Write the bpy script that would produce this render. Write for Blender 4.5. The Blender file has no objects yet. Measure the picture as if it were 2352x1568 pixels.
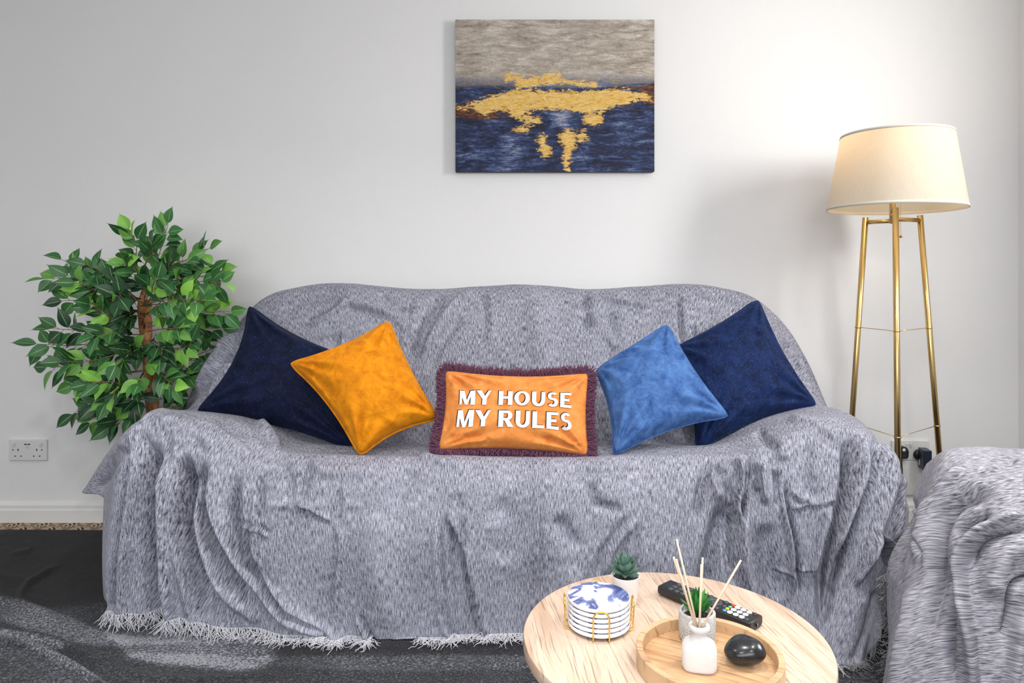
import bpy, bmesh, math, random
import numpy as np
from mathutils import Vector, Matrix, noise as mnoise

random.seed(7); rng = np.random.default_rng(7)
scn = bpy.context.scene
col = scn.collection
PI = math.pi

# ------------------------------------------------------------------ camera model (metres; wall plane y=0, floor z=0)
F, CX, HY, CH, CD = 1590.0, 1176.0, 640.0, 0.964, 2.75
def P(px, py, D):
    """point at distance D in front of the camera plane seen in direction (px,py)"""
    return (( px-CX)/F*D, D-CD, CH-(py-HY)/F*D)
def proj(a):
    D = a[..., 1]+CD
    return CX+a[..., 0]/D*F, HY+(CH-a[..., 2])/D*F

cam = bpy.data.objects.new('camera', bpy.data.cameras.new('camera'))
cam.data.sensor_width = 36; cam.data.lens = 36*F/2352
cam.data.shift_y = -(784-HY)/2352
cam.location = (0, -CD, CH); cam.rotation_euler = (PI/2, 0, 0)
cam.data.clip_start = 0.02
col.objects.link(cam); scn.camera = cam

# ------------------------------------------------------------------ materials
def new_mat(name):
    m = bpy.data.materials.new(name); m.use_nodes = True
    nt = m.node_tree; b = nt.nodes['Principled BSDF']
    return m, nt, b
def N(nt, t, **kw):
    n = nt.nodes.new(t)
    for k, v in kw.items():
        if k.startswith('i_'):
            n.inputs[k[2:].replace('_', ' ')].default_value = v
        else: setattr(n, k, v)
    return n
def L(nt, a, b): nt.links.new(a, b)
def c4(c): return (c[0], c[1], c[2], 1)
def mat(name, color, rough=.5, metal=0, **kw):
    m, nt, b = new_mat(name)
    b.inputs['Base Color'].default_value = c4(color)
    b.inputs['Roughness'].default_value = rough
    b.inputs['Metallic'].default_value = metal
    for k, v in kw.items(): b.inputs[k.replace('_', ' ')].default_value = v
    return m
def ramp(nt, stops, interp='LINEAR'):
    r = nt.nodes.new('ShaderNodeValToRGB'); cr = r.color_ramp; cr.interpolation = interp
    while len(cr.elements) < len(stops): cr.elements.new(.5)
    for e, (p, c) in zip(cr.elements, stops): e.position = p; e.color = c4(c)
    return r
def coord(nt, which='Object', scale=(1, 1, 1), rot=(0, 0, 0)):
    tc = nt.nodes.new('ShaderNodeTexCoord'); mp = nt.nodes.new('ShaderNodeMapping')
    if any(rot):                                            # rotate first, then stretch
        mp.vector_type = 'TEXTURE'; scale = tuple(1/q for q in scale)
    mp.inputs['Scale'].default_value = scale; mp.inputs['Rotation'].default_value = rot
    L(nt, tc.outputs[which], mp.inputs['Vector']); return mp.outputs['Vector']
def noise_n(nt, vec, scale=5, detail=4, rough=.5, dist=0):
    n = nt.nodes.new('ShaderNodeTexNoise')
    n.inputs['Scale'].default_value = scale; n.inputs['Detail'].default_value = detail
    n.inputs['Roughness'].default_value = rough; n.inputs['Distortion'].default_value = dist
    L(nt, vec, n.inputs['Vector']); return n.outputs['Fac']
def bump(nt, b, h, strength=.3, dist=.002):
    bp = nt.nodes.new('ShaderNodeBump'); bp.inputs['Strength'].default_value = strength
    bp.inputs['Distance'].default_value = dist
    L(nt, h, bp.inputs['Height']); L(nt, bp.outputs['Normal'], b.inputs['Normal']); return bp
def mixc(nt, fac, a, b_, mode='MIX'):
    m = nt.nodes.new('ShaderNodeMix'); m.data_type = 'RGBA'; m.blend_type = mode
    for s, v in ((m.inputs[0], fac), (m.inputs[6], a), (m.inputs[7], b_)):
        if hasattr(v, 'is_linked') or hasattr(v, 'links'): L(nt, v, s)
        elif isinstance(v, (int, float)): s.default_value = v
        else: s.default_value = c4(v)
    return m.outputs[2]
def math_n(nt, op, a, b_=None, clamp=False):
    m = nt.nodes.new('ShaderNodeMath'); m.operation = op; m.use_clamp = clamp
    for s, v in zip(m.inputs, (a, b_)):
        if v is None: continue
        if hasattr(v, 'links'): L(nt, v, s)
        else: s.default_value = v
    return m.outputs[0]

def mat_wall():
    m, nt, b = new_mat('wall_paint'); b.inputs['Roughness'].default_value = .55
    v = coord(nt)
    f = noise_n(nt, v, 1.3, 3)
    L(nt, ramp(nt, [(.3, (.80, .80, .80)), (.7, (.83, .83, .825))]).inputs[0], f) if False else None
    r = ramp(nt, [(.3, (.80, .80, .805)), (.7, (.83, .83, .83))]); L(nt, f, r.inputs[0]); L(nt, r.outputs[0], b.inputs['Base Color'])
    h = math_n(nt, 'ADD', noise_n(nt, v, 160, 3), math_n(nt, 'MULTIPLY', noise_n(nt, v, 9, 4), 3))
    bump(nt, b, h, .25, .0012)
    return m
def mat_throw(name, sx, sy, dark=(.028, .028, .040), mid=(.20, .20, .245), light=(.66, .67, .74)):
    m, nt, b = new_mat(name)
    v = coord(nt, 'UV', (sx, sy, 1)); n1 = noise_n(nt, v, 1.0, 2.5, .6, .25)
    v2 = coord(nt, 'UV', (8, 4, 1)); n2 = noise_n(nt, v2, 1, 4, .6)
    v3 = coord(nt, 'UV', (sx*2.1, sy*4, 1)); n3 = noise_n(nt, v3, 1, 2, .5)
    s = math_n(nt, 'ADD', math_n(nt, 'MULTIPLY', n1, .74), math_n(nt, 'MULTIPLY', n2, .11))
    s = math_n(nt, 'ADD', s, math_n(nt, 'MULTIPLY', n3, .30))
    r = ramp(nt, [(.44, dark), (.57, mid), (.68, (mid[0]*1.75, mid[1]*1.75, mid[2]*1.7)), (.82, light)])
    L(nt, s, r.inputs[0]); L(nt, r.outputs[0], b.inputs['Base Color'])
    b.inputs['Roughness'].default_value = .95
    b.inputs['Sheen Weight'].default_value = .08; b.inputs['Sheen Roughness'].default_value = .4
    b.inputs['Specular IOR Level'].default_value = .12
    bump(nt, b, math_n(nt, 'ADD', n1, n3), .38, .0016)
    return m
def mat_velvet(name, base, lite, sheen=.6, speck=0.0, tint=(1, 1, 1)):
    m, nt, b = new_mat(name)
    v = coord(nt)
    n = noise_n(nt, v, 26, 9, .74, .5)
    r = ramp(nt, [(.34, base), (.66, lite)]); L(nt, n, r.inputs[0]); out = r.outputs[0]
    if speck:
        s = noise_n(nt, v, 520, 1, .5)
        rs = ramp(nt, [(.70, (0, 0, 0)), (.78, (1, 1, 1))]); L(nt, s, rs.inputs[0])
        out = mixc(nt, math_n(nt, 'MULTIPLY', rs.outputs[0], speck), out, (.35, .42, .62))
    L(nt, out, b.inputs['Base Color'])
    b.inputs['Roughness'].default_value = .75
    b.inputs['Sheen Weight'].default_value = sheen; b.inputs['Sheen Roughness'].default_value = .35
    b.inputs['Sheen Tint'].default_value = c4(tint)
    b.inputs['Specular IOR Level'].default_value = .15
    h = math_n(nt, 'ADD', noise_n(nt, v, 420, 2), math_n(nt, 'MULTIPLY', noise_n(nt, v, 22, 4), 1.6))
    bump(nt, b, h, .35, .003)
    return m
def mat_wood(name, c1, c2, c3, scale=1.0, rot=0.0, rough=.45, lines=1.0):
    m, nt, b = new_mat(name); q = (0, 0, rot) if rot else (0, 0, 1e-4)
    warp = noise_n(nt, coord(nt, 'Object', (7*scale, 2.2*scale, 7*scale), q), 1, 3, .5, .3)
    mp = coord(nt, 'Object', (scale, scale, scale), q)
    sx = nt.nodes.new('ShaderNodeSeparateXYZ'); L(nt, mp, sx.inputs[0])
    cx = nt.nodes.new('ShaderNodeCombineXYZ')
    wx = math_n(nt, 'ADD', sx.outputs[0], math_n(nt, 'MULTIPLY', warp, .05))
    L(nt, math_n(nt, 'MULTIPLY', wx, 400), cx.inputs[0]); L(nt, math_n(nt, 'MULTIPLY', sx.outputs[1], 11), cx.inputs[1]); L(nt, math_n(nt, 'MULTIPLY', sx.outputs[2], 60), cx.inputs[2])
    fine = noise_n(nt, cx.outputs[0], 1, 3, .55, .2)
    cb = nt.nodes.new('ShaderNodeCombineXYZ')
    L(nt, math_n(nt, 'MULTIPLY', wx, 46), cb.inputs[0]); L(nt, math_n(nt, 'MULTIPLY', sx.outputs[1], 3.0), cb.inputs[1]); L(nt, math_n(nt, 'MULTIPLY', sx.outputs[2], 20), cb.inputs[2])
    broad = noise_n(nt, cb.outputs[0], 1, 4, .55, .2)
    rb = ramp(nt, [(.30, c2), (.50, c1), (.70, (min(1, c1[0]*1.14), min(1, c1[1]*1.16), min(1, c1[2]*1.2)))]); L(nt, broad, rb.inputs[0])
    rl = ramp(nt, [(.34, (1, 1, 1)), (.45, (0, 0, 0))]); L(nt, fine, rl.inputs[0])
    L(nt, mixc(nt, math_n(nt, 'MULTIPLY', rl.outputs[0], .62*lines), rb.outputs[0], c3), b.inputs['Base Color'])
    b.inputs['Roughness'].default_value = rough; bump(nt, b, fine, .15, .0008)
    return m
def mat_rug():
    m, nt, b = new_mat('rug_pile')
    v = coord(nt)
    n = noise_n(nt, v, 190, 3, .7); n2 = noise_n(nt, v, 3.2, 4, .55, .6)
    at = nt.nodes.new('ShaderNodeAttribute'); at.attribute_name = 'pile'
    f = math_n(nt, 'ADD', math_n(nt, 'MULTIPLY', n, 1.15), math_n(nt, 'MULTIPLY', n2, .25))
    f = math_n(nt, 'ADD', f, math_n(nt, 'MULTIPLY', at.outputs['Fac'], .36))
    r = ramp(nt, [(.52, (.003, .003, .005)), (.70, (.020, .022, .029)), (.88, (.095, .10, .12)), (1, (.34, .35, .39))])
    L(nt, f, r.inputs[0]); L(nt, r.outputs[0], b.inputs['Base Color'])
    b.inputs['Roughness'].default_value = .95; b.inputs['Specular IOR Level'].default_value = .1
    b.inputs['Sheen Weight'].default_value = .12
    bump(nt, b, n, 1.0, .006)
    return m
def mat_carpet():
    m, nt, b = new_mat('patterned_carpet')
    tc = nt.nodes.new('ShaderNodeTexCoord'); sp = nt.nodes.new('ShaderNodeSeparateXYZ'); L(nt, tc.outputs['Object'], sp.inputs[0])
    rowf = math_n(nt, 'DIVIDE', sp.outputs[1], .062)
    row = math_n(nt, 'FLOOR', rowf); fy = math_n(nt, 'FRACT', rowf)
    par = math_n(nt, 'MULTIPLY', math_n(nt, 'MODULO', row, 2), .5)
    fx = math_n(nt, 'SUBTRACT', math_n(nt, 'FRACT', math_n(nt, 'ADD', math_n(nt, 'DIVIDE', sp.outputs[0], .11), par)), .5)
    d = math_n(nt, 'SQRT', math_n(nt, 'ADD', math_n(nt, 'POWER', math_n(nt, 'MULTIPLY', fx, 2.0), 2), math_n(nt, 'POWER', fy, 2)))
    ang = math_n(nt, 'ARCTAN2', fx, fy)
    w = math_n(nt, 'SINE', math_n(nt, 'MULTIPLY', d, 26))
    w2 = math_n(nt, 'SINE', math_n(nt, 'MULTIPLY', ang, 9))
    s = math_n(nt, 'MAXIMUM', w, math_n(nt, 'MULTIPLY', w2, .35))
    n = noise_n(nt, tc.outputs['Object'], 300, 3, .7)
    s = math_n(nt, 'ADD', s, math_n(nt, 'MULTIPLY', n, .5))
    r = ramp(nt, [(.15, (.015, .012, .010)), (.42, (.35, .24, .16)), (.9, (.62, .46, .33))])
    L(nt, s, r.inputs[0]); L(nt, r.outputs[0], b.inputs['Base Color'])
    b.inputs['Roughness'].default_value = .95; bump(nt, b, n, .8, .003)
    return m

M = {}
M['wall'] = mat_wall()
M['ceiling'] = mat('ceiling_paint', (.84, .84, .84), .7)
M['skirting'] = mat('skirting_gloss', (.80, .80, .79), .3)
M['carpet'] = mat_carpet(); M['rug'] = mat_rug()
M['throw'] = mat_throw('woven_throw', 500, 50, (.065, .066, .09), (.265, .27, .33))
M['throw2'] = mat_throw('woven_throw_side', 56, 430, (.085, .082, .10), (.30, .295, .34), (.66, .65, .70))
M['sofa'] = mat('sofa_fabric', (.12, .12, .13), .9)
M['navy'] = mat_velvet('navy_velvet', (.001, .0025, .012), (.005, .011, .045), .06, .5, (.3, .45, 1))
M['navy2'] = mat_velvet('royal_navy_velvet', (.002, .006, .032), (.008, .027, .11), .10, .8, (.3, .5, 1))
M['denim'] = mat_velvet('denim_blue_velvet', (.022, .070, .24), (.10, .22, .50), .15, 0, (.5, .7, 1))
M['mustard'] = mat_velvet('mustard_velvet', (.50, .145, .002), (.84, .31, .007), .12, 0, (1, .75, .3))
M['orange'] = mat_velvet('orange_velvet', (.62, .19, .035), (.84, .33, .09), .15, 0, (1, .8, .5))
M['plum'] = mat('plum_yarn', (.13, .032, .085), .8, 0, Sheen_Weight=.2)
M['white_print'] = mat('white_print', (.86, .84, .86), .6)
M['black_print'] = mat('black_print', (.012, .008, .012), .6)
M['brass'] = mat('brushed_brass', (.66, .47, .20), .28, 1)
M['gold'] = mat('gold_wire', (.90, .60, .10), .22, 1)
M['white_plastic'] = mat('white_plastic', (.72, .72, .72), .35)
M['dark_hole'] = mat('dark_slot', (.01, .01, .01), .6)
M['black_plastic'] = mat('black_plastic', (.012, .013, .016), .38)
M['navy_plastic'] = mat('adapter_plastic', (.012, .022, .042), .35)
M['sticker'] = mat('pale_sticker', (.75, .77, .8), .5)
M['led'] = mat('green_led', (.3, .9, .6), .4, 0, Emission_Color=(.4, 1, .7, 1), Emission_Strength=2)
M['pot_white'] = mat('white_ceramic', (.88, .88, .88), .35)
M['soil'] = None
M['table_wood'] = mat_wood('light_oak', (.66, .50, .385), (.52, .36, .26), (.20, .11, .065), 1.0, math.radians(8), .42)
M['tray_wood'] = mat_wood('tray_oak', (.62, .39, .21), (.34, .17, .07), (.14, .06, .02), .8, math.radians(62), .4)
M['tray_side'] = mat_wood('tray_rim_oak', (.60, .40, .23), (.44, .26, .13), (.26, .13, .05), .6, math.radians(70), .35)
M['stick'] = mat('reed_wood', (.74, .56, .42), .6)
M['stone'] = None

def node_stone():
    m, nt, b = new_mat('black_pebble'); v = coord(nt)
    n = noise_n(nt, v, 60, 5, .6)
    r = ramp(nt, [(.3, (.006, .007, .009)), (.75, (.028, .03, .036))]); L(nt, n, r.inputs[0]); L(nt, r.outputs[0], b.inputs['Base Color'])
    b.inputs['Roughness'].default_value = .23; bump(nt, b, n, .12, .001); return m
M['stone'] = node_stone()
def node_soil():
    m, nt, b = new_mat('dark_gravel'); v = coord(nt)
    vo = nt.nodes.new('ShaderNodeTexVoronoi'); vo.inputs['Scale'].default_value = 330; L(nt, v, vo.inputs['Vector'])
    r = ramp(nt, [(.0, (.09, .09, .10)), (.5, (.02, .02, .022)), (.9, (.004, .004, .004))]); L(nt, vo.outputs['Distance'], r.inputs[0])
    L(nt, r.outputs[0], b.inputs['Base Color']); bump(nt, b, vo.outputs['Distance'], 1, .003); return m
M['soil'] = node_soil()
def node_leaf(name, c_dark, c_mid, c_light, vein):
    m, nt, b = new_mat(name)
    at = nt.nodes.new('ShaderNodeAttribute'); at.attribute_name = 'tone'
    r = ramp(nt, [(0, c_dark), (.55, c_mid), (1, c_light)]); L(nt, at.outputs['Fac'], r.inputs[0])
    tc = nt.nodes.new('ShaderNodeTexCoord'); sp = nt.nodes.new('ShaderNodeSeparateXYZ'); L(nt, tc.outputs['UV'], sp.inputs[0])
    ax = math_n(nt, 'ABSOLUTE', math_n(nt, 'SUBTRACT', sp.outputs[0], .5))
    mid = math_n(nt, 'LESS_THAN', ax, .026)
    s = math_n(nt, 'SINE', math_n(nt, 'MULTIPLY', math_n(nt, 'SUBTRACT', sp.outputs[1], math_n(nt, 'MULTIPLY', ax, .45)), 62))
    side = math_n(nt, 'MULTIPLY', math_n(nt, 'GREATER_THAN', s, .90), .13)
    f = math_n(nt, 'MAXIMUM', math_n(nt, 'MULTIPLY', mid, .8), side)
    L(nt, mixc(nt, f, r.outputs[0], vein), b.inputs['Base Color'])
    b.inputs['Roughness'].default_value = .42; b.inputs['Specular IOR Level'].default_value = .5
    bump(nt, b, s, .15, .001)
    return m
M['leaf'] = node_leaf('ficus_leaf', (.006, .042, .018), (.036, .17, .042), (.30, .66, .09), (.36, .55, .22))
M['aloe'] = node_leaf('aloe_leaf', (.004, .06, .012), (.02, .20, .03), (.16, .42, .05), (.10, .35, .08))
M['succulent'] = node_leaf('blue_green_succulent', (.04, .11, .08), (.11, .21, .165), (.36, .46, .40), (.09, .17, .13))
M['twig'] = mat('twig', (.30, .20, .11), .7)
def node_bark():
    m, nt, b = new_mat('orange_bark'); v = coord(nt, 'Object', (1, 1, .6))
    n = noise_n(nt, v, 55, 5, .65, .5)
    r = ramp(nt, [(.36, (.05, .018, .008)), (.43, (.36, .15, .055)), (.72, (.60, .30, .12))]); L(nt, n, r.inputs[0]); L(nt, r.outputs[0], b.inputs['Base Color'])
    b.inputs['Roughness'].default_value = .8; bump(nt, b, n, .8, .004); return m
M['bark'] = node_bark()
def node_shade():
    m, nt, b = new_mat('cream_linen_shade')
    v = coord(nt, 'Object', (1, 1, 1)); n = noise_n(nt, coord(nt, 'Object', (300, 300, 25)), 1, 3, .6)
    r = ramp(nt, [(.3, (.60, .57, .49)), (.7, (.67, .64, .56))]); L(nt, n, r.inputs[0])
    b.inputs['Roughness'].default_value = .9; L(nt, r.outputs[0], b.inputs['Base Color'])
    tr = nt.nodes.new('ShaderNodeBsdfTranslucent'); tr.inputs['Color'].default_value = (.95, .80, .58, 1)
    mx = nt.nodes.new('ShaderNodeMixShader'); mx.inputs[0].default_value = .30
    out = nt.nodes['Material Output']
    L(nt, b.outputs[0], mx.inputs[1]); L(nt, tr.outputs[0], mx.inputs[2]); L(nt, mx.outputs[0], out.inputs['Surface'])
    return m
M['shade'] = node_shade()
M['shade_trim'] = mat('cream_tape', (.66, .62, .55), .8)
def node_frost():
    m, nt, b = new_mat('frosted_glass')
    b.inputs['Base Color'].default_value = (.93, .94, .97, 1); b.inputs['Roughness'].default_value = .42
    b.inputs['Subsurface Weight'].default_value = .35; b.inputs['Subsurface Radius'].default_value = (.02, .02, .02); b.inputs['Subsurface Scale'].default_value = .6
    b.inputs['Transmission Weight'].default_value = .35; b.inputs['IOR'].default_value = 1.3
    return m
M['frost'] = node_frost()
def node_marble():
    m, nt, b = new_mat('blue_gold_marble')
    v = coord(nt, 'Object', (1, 1, .3))
    n = noise_n(nt, v, 11, 4, .5, 1.6)
    r = ramp(nt, [(.33, (.93, .94, .97)), (.42, (.45, .55, .85)), (.46, (.88, .90, .96)), (.50, (.14, .18, .42)), (.56, (.035, .045, .16)), (.60, (.22, .28, .58)), (.63, (.85, .65, .50)), (.645, (.90, .91, .96)), (.8, (.75, .82, .95))])
    L(nt, n, r.inputs[0]); L(nt, r.outputs[0], b.inputs['Base Color']); b.inputs['Roughness'].default_value = .15
    return m
M['marble'] = node_marble()
M['coaster_body'] = mat('white_ceramic_coaster', (.84, .84, .88), .4)
M['cork'] = mat('dark_cork_backing', (.03, .03, .06), .8)
def node_concrete():
    m, nt, b = new_mat('grey_concrete'); v = coord(nt)
    n = noise_n(nt, v, 120, 4, .6)
    r = ramp(nt, [(.3, (.40, .39, .38)), (.7, (.54, .53, .52))]); L(nt, n, r.inputs[0]); L(nt, r.outputs[0], b.inputs['Base Color'])
    b.inputs['Roughness'].default_value = .85; return m
M['concrete'] = node_concrete()
M['pattern'] = mat('pale_relief', (.82, .80, .78), .7)

# ------------------------------------------------------------------ object helpers
def tag(o, label=None, cat=None, group=None, kind=None):
    if label: o['label'] = label
    if cat: o['category'] = cat
    if group: o['group'] = group
    if kind: o['kind'] = kind
    return o
def thing(name, label, cat, loc, group=None):
    o = bpy.data.objects.new(name, None); o.empty_display_size = .05
    o.location = loc; col.objects.link(o); o['_o'] = tuple(loc)
    return tag(o, label, cat, group)
OFF = {}
def root_off(p):
    return Vector(OFF.get(p.name, p.location)) if p else Vector((0, 0, 0))
class MB:
    def __init__(s): s.v = []; s.f = []; s.n = 0; s.uv = []; s.has_uv = False; s.tone = []
    def add(s, vs, fs, uv=None, tone=0.5):
        vs = np.asarray(vs, float).reshape(-1, 3)
        s.v.append(vs); s.f += [tuple(i+s.n for i in f) for f in fs]; s.n += len(vs)
        s.uv.append(np.asarray(uv, float) if uv is not None else np.zeros((len(vs), 2)))
        if uv is not None: s.has_uv = True
        s.tone.append(np.full(len(vs), tone))
    def grid(s, g, uv=None, closed_u=False, tone=.5, flip=False):
        g = np.asarray(g, float); R, C = g.shape[:2]; fs = []
        for i in range(R-1):
            for j in range(C if closed_u else C-1):
                k = (j+1) % C
                q = (i*C+j, i*C+k, (i+1)*C+k, (i+1)*C+j)
                fs.append(q[::-1] if flip else q)
        s.add(g.reshape(-1, 3), fs, None if uv is None else np.asarray(uv).reshape(-1, 2), tone)
    def box(s, c, d, bev=0, seg=2, rot=None):
        bm = bmesh.new(); bmesh.ops.create_cube(bm, size=1)
        for v in bm.verts: v.co = Vector((v.co.x*d[0], v.co.y*d[1], v.co.z*d[2]))
        if bev: bmesh.ops.bevel(bm, geom=list(bm.edges), offset=bev, segments=seg, affect='EDGES', profile=.5)
        if rot: bmesh.ops.rotate(bm, verts=bm.verts, cent=(0, 0, 0), matrix=rot)
        bm.verts.index_update()
        s.add([tuple(v.co+Vector(c)) for v in bm.verts], [[v.index for v in f.verts] for f in bm.faces]); bm.free()
    def lathe(s, prof, c=(0, 0, 0), seg=48, mtx=None, cap=True, sx=1, sy=1):
        """prof: list of (r,z)"""
        a = np.linspace(0, 2*PI, seg, endpoint=False)
        g = np.array([[(r*math.cos(t)*sx, r*math.sin(t)*sy, z) for t in a] for r, z in prof])
        if mtx is not None: g = np.array([[tuple(mtx @ Vector(p)) for p in row] for row in g])
        g = g+np.array(c); b0 = s.n
        s.grid(g, closed_u=True)
        if cap:
            if prof[0][0] > 1e-5: s.f.append(tuple(b0+i for i in range(seg))[::-1])
            if prof[-1][0] > 1e-5: s.f.append(tuple(b0+(len(prof)-1)*seg+i for i in range(seg)))
    def tube(s, pts, r, seg=8, closed=False, cap=True):
        pts = np.asarray(pts, float); n = len(pts)
        rr = np.full(n, r) if np.isscalar(r) else np.asarray(r, float)
        if closed: tg = np.roll(pts, -1, 0)-np.roll(pts, 1, 0)
        else: tg = np.gradient(pts, axis=0)
        tg /= np.linalg.norm(tg, axis=1)[:, None]+1e-12
        up = np.array([0, 0, 1.0]) if abs(tg[0][2]) < .9 else np.array([1.0, 0, 0])
        g = []; nn = up
        for i in range(n):
            nn = nn-tg[i]*np.dot(nn, tg[i]); nn = nn/(np.linalg.norm(nn)+1e-12); bb = np.cross(tg[i], nn)
            a = np.linspace(0, 2*PI, seg, endpoint=False)
            g.append(pts[i]+rr[i]*(np.cos(a)[:, None]*nn+np.sin(a)[:, None]*bb))
        b0 = s.n
        if closed: g.append(g[0])
        s.grid(np.array(g), closed_u=True)
        if cap and not closed:
            s.f.append(tuple(b0+i for i in range(seg))[::-1]); s.f.append(tuple(b0+(n-1)*seg+i for i in range(seg)))
    def build(s, name, m, parent=None, origin=None, smooth=True, auto=None):
        V = np.concatenate(s.v) if s.v else np.zeros((0, 3))
        if parent is not None: off = np.array(OFF[parent.name]) if parent.name in OFF else np.array(parent.location)
        elif origin is not None: off = np.array(origin)
        else: off = np.zeros(3)
        me = bpy.data.meshes.new(name)
        me.from_pydata((V-off).tolist(), [], s.f)
        if s.has_uv:
            UV = np.concatenate(s.uv); ul = me.uv_layers.new(name='UVMap')
            idx = np.zeros(len(me.loops), int); me.loops.foreach_get('vertex_index', idx)
            ul.data.foreach_set('uv', UV[idx].ravel())
        T = np.concatenate(s.tone)
        if T.std() > 1e-6:
            at = me.attributes.new('tone', 'FLOAT', 'POINT'); at.data.foreach_set('value', T)
        me.materials.append(m)
        me.polygons.foreach_set('use_smooth', [smooth]*len(me.polygons))
        if auto: 
            try: me.set_sharp_from_angle(angle=math.radians(auto))
            except Exception: pass
        me.update()
        o = bpy.data.objects.new(name, me); col.objects.link(o)
        if parent is not None: o.parent = parent; OFF[o.name] = tuple(off)
        else: o.location = off; OFF[o.name] = tuple(off)
        return o

def smoothstep(a, b, x):
    t = np.clip((x-a)/(b-a), 0, 1); return t*t*(3-2*t)
def seg_field(px, py, poly):
    """distance, signed distance, arc parameter 0..1 to a polyline"""
    poly = np.asarray(poly, float)
    # smooth the polyline
    if len(poly) > 2:
        t = np.arange(len(poly)); tt = np.linspace(0, len(poly)-1, (len(poly)-1)*5+1)
        poly = catmull(poly, tt)
    seg = np.diff(poly, axis=0); ln = np.linalg.norm(seg, axis=1); cum = np.concatenate([[0], np.cumsum(ln)])
    best = np.full(px.shape, 1e9); sg = np.zeros(px.shape); ts = np.zeros(px.shape)
    for (a, d, l, c) in zip(poly[:-1], seg, ln, cum):
        ux = px-a[0]; uy = py-a[1]
        t = np.clip((ux*d[0]+uy*d[1])/(l*l+1e-9), 0, 1)
        ex = ux-t*d[0]; ey = uy-t*d[1]; dd = np.hypot(ex, ey)
        m = dd < best
        best = np.where(m, dd, best); sg = np.where(m, np.sign(d[0]*uy-d[1]*ux)*dd, sg); ts = np.where(m, (c+t*l)/cum[-1], ts)
    return best, sg, ts
def catmull(p, tt):
    p = np.asarray(p, float); n = len(p)
    e = np.concatenate([[2*p[0]-p[1]], p, [2*p[-1]-p[-2]]])
    i = np.clip(np.floor(tt).astype(int), 0, n-2); f = tt-i
    sh = (-1,)+(1,)*(p.ndim-1); f = f.reshape(sh)
    a, b, c, d = e[i], e[i+1], e[i+2], e[i+3]
    return .5*((2*b)+(-a+c)*f+(2*a-5*b+4*c-d)*f*f+(-a+3*b-3*c+d)*f**3)
def strokes(g, sl, gain=1.0):
    """relief height (metres) of a list of folds; g = base surface grid"""
    px, py = proj(g); out = np.zeros(px.shape)
    for s in sl:
        poly, w, amp = s[0], s[1], s[2]; kind = s[3] if len(s) > 3 else 'g'
        xs = [p[0] for p in poly]; ys = [p[1] for p in poly]; R = 3.5*w
        m = (px > min(xs)-R) & (px < max(xs)+R) & (py > min(ys)-R) & (py < max(ys)+R)
        if not m.any(): continue
        d, sg, t = seg_field(px[m], py[m], poly)
        tp = smoothstep(-.02, .18, t)*(smoothstep(-.02, .22, 1-t) if poly[-1][1] < 1385 else .55+.45*smoothstep(0, .3, 1-t))
        if kind == 'g': f = np.exp(-(d/w)**2)
        elif kind == 'f': f = 2.4*(sg/w)*np.exp(-(sg/w)**2)                 # one side proud, one side hollow
        elif kind == 'c': f = np.exp(-d/w*1.6)
        out[m] += gain*amp*f*tp
    return out
def grid_normals(g):
    du = np.gradient(g, axis=1); dv = np.gradient(g, axis=0)
    n = np.cross(du, dv); n /= np.linalg.norm(n, axis=2)[..., None]+1e-12
    return n
def fbm(g, scale, oct=3, seed=0):
    o = np.zeros(g.shape[:2]); sh = g.shape[:2]; flat = g.reshape(-1, 3)
    o = np.array([mnoise.fractal(Vector((p[0]*scale[0]+seed, p[1]*scale[1], p[2]*scale[2])), .8, 2.0, oct) for p in flat])
    return o.reshape(sh)
def control_surface(rows, nu, nv):
    """rows: list of lists of (px,py,D) -> dense world grid (bicubic)"""
    c = np.array([[P(*q) for q in r] for r in rows])
    R, C = c.shape[:2]
    a = catmull(c, np.linspace(0, R-1, (R-1)*nv+1))
    b = catmull(a.transpose(1, 0, 2), np.linspace(0, C-1, (C-1)*nu+1)).transpose(1, 0, 2)
    return b
def cloth_uv(g, row_ref):
    du = np.linalg.norm(np.diff(g[row_ref], axis=0), axis=1); u = np.concatenate([[0], np.cumsum(du)])
    dv = np.linalg.norm(np.diff(g, axis=0), axis=2); v = np.concatenate([np.zeros((1, g.shape[1])), np.cumsum(dv, 0)])
    k = g.shape[0]*2//3
    return np.stack([np.broadcast_to(u, v.shape), v-v[k:k+1]*.0], -1)

# ------------------------------------------------------------------ room shell
XL, XR, YF, ZC = -2.7, 2.012, -4.3, 2.45
def struct(name, mb, m, **kw):
    o = mb.build(name, m, None, **kw); o['kind'] = 'structure'; return o
def sbox(name, lo, hi, m):
    mb = MB(); mb.box([(a+b)/2 for a, b in zip(lo, hi)], [b-a for a, b in zip(lo, hi)])
    return struct(name, mb, m, smooth=False)
sbox('floor', (XL-.1, YF-.1, -.1), (XR+.1, .1, 0), M['carpet'])
sbox('ceiling', (XL-.1, YF-.1, ZC), (XR+.1, .1, ZC+.1), M['ceiling'])
sbox('wall_back', (XL-.1, 0, 0), (XR+.1, .1, ZC), M['wall'])
sbox('wall_left', (XL-.1, YF, 0), (XL, 0, ZC), M['wall'])
def wall_with_hole(name, axis, c0, c1, lo, hi, h0, h1):
    mb = MB()
    def bx(a0, a1, z0, z1):
        if axis == 'x': mb.box(((c0+c1)/2, (a0+a1)/2, (z0+z1)/2), (c1-c0, a1-a0, z1-z0))
        else: mb.box(((a0+a1)/2, (c0+c1)/2, (z0+z1)/2), (a1-a0, c1-c0, z1-z0))
    bx(lo, h0[0], 0, ZC); bx(h0[1], hi, 0, ZC); bx(h0[0], h0[1], 0, h1[0]); bx(h0[0], h0[1], h1[1], ZC)
    return struct(name, mb, M['wall'], smooth=False)
WR = ((-1.60, -1.12), (1.36, 2.06))      # right wall window: y range, z range
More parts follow.
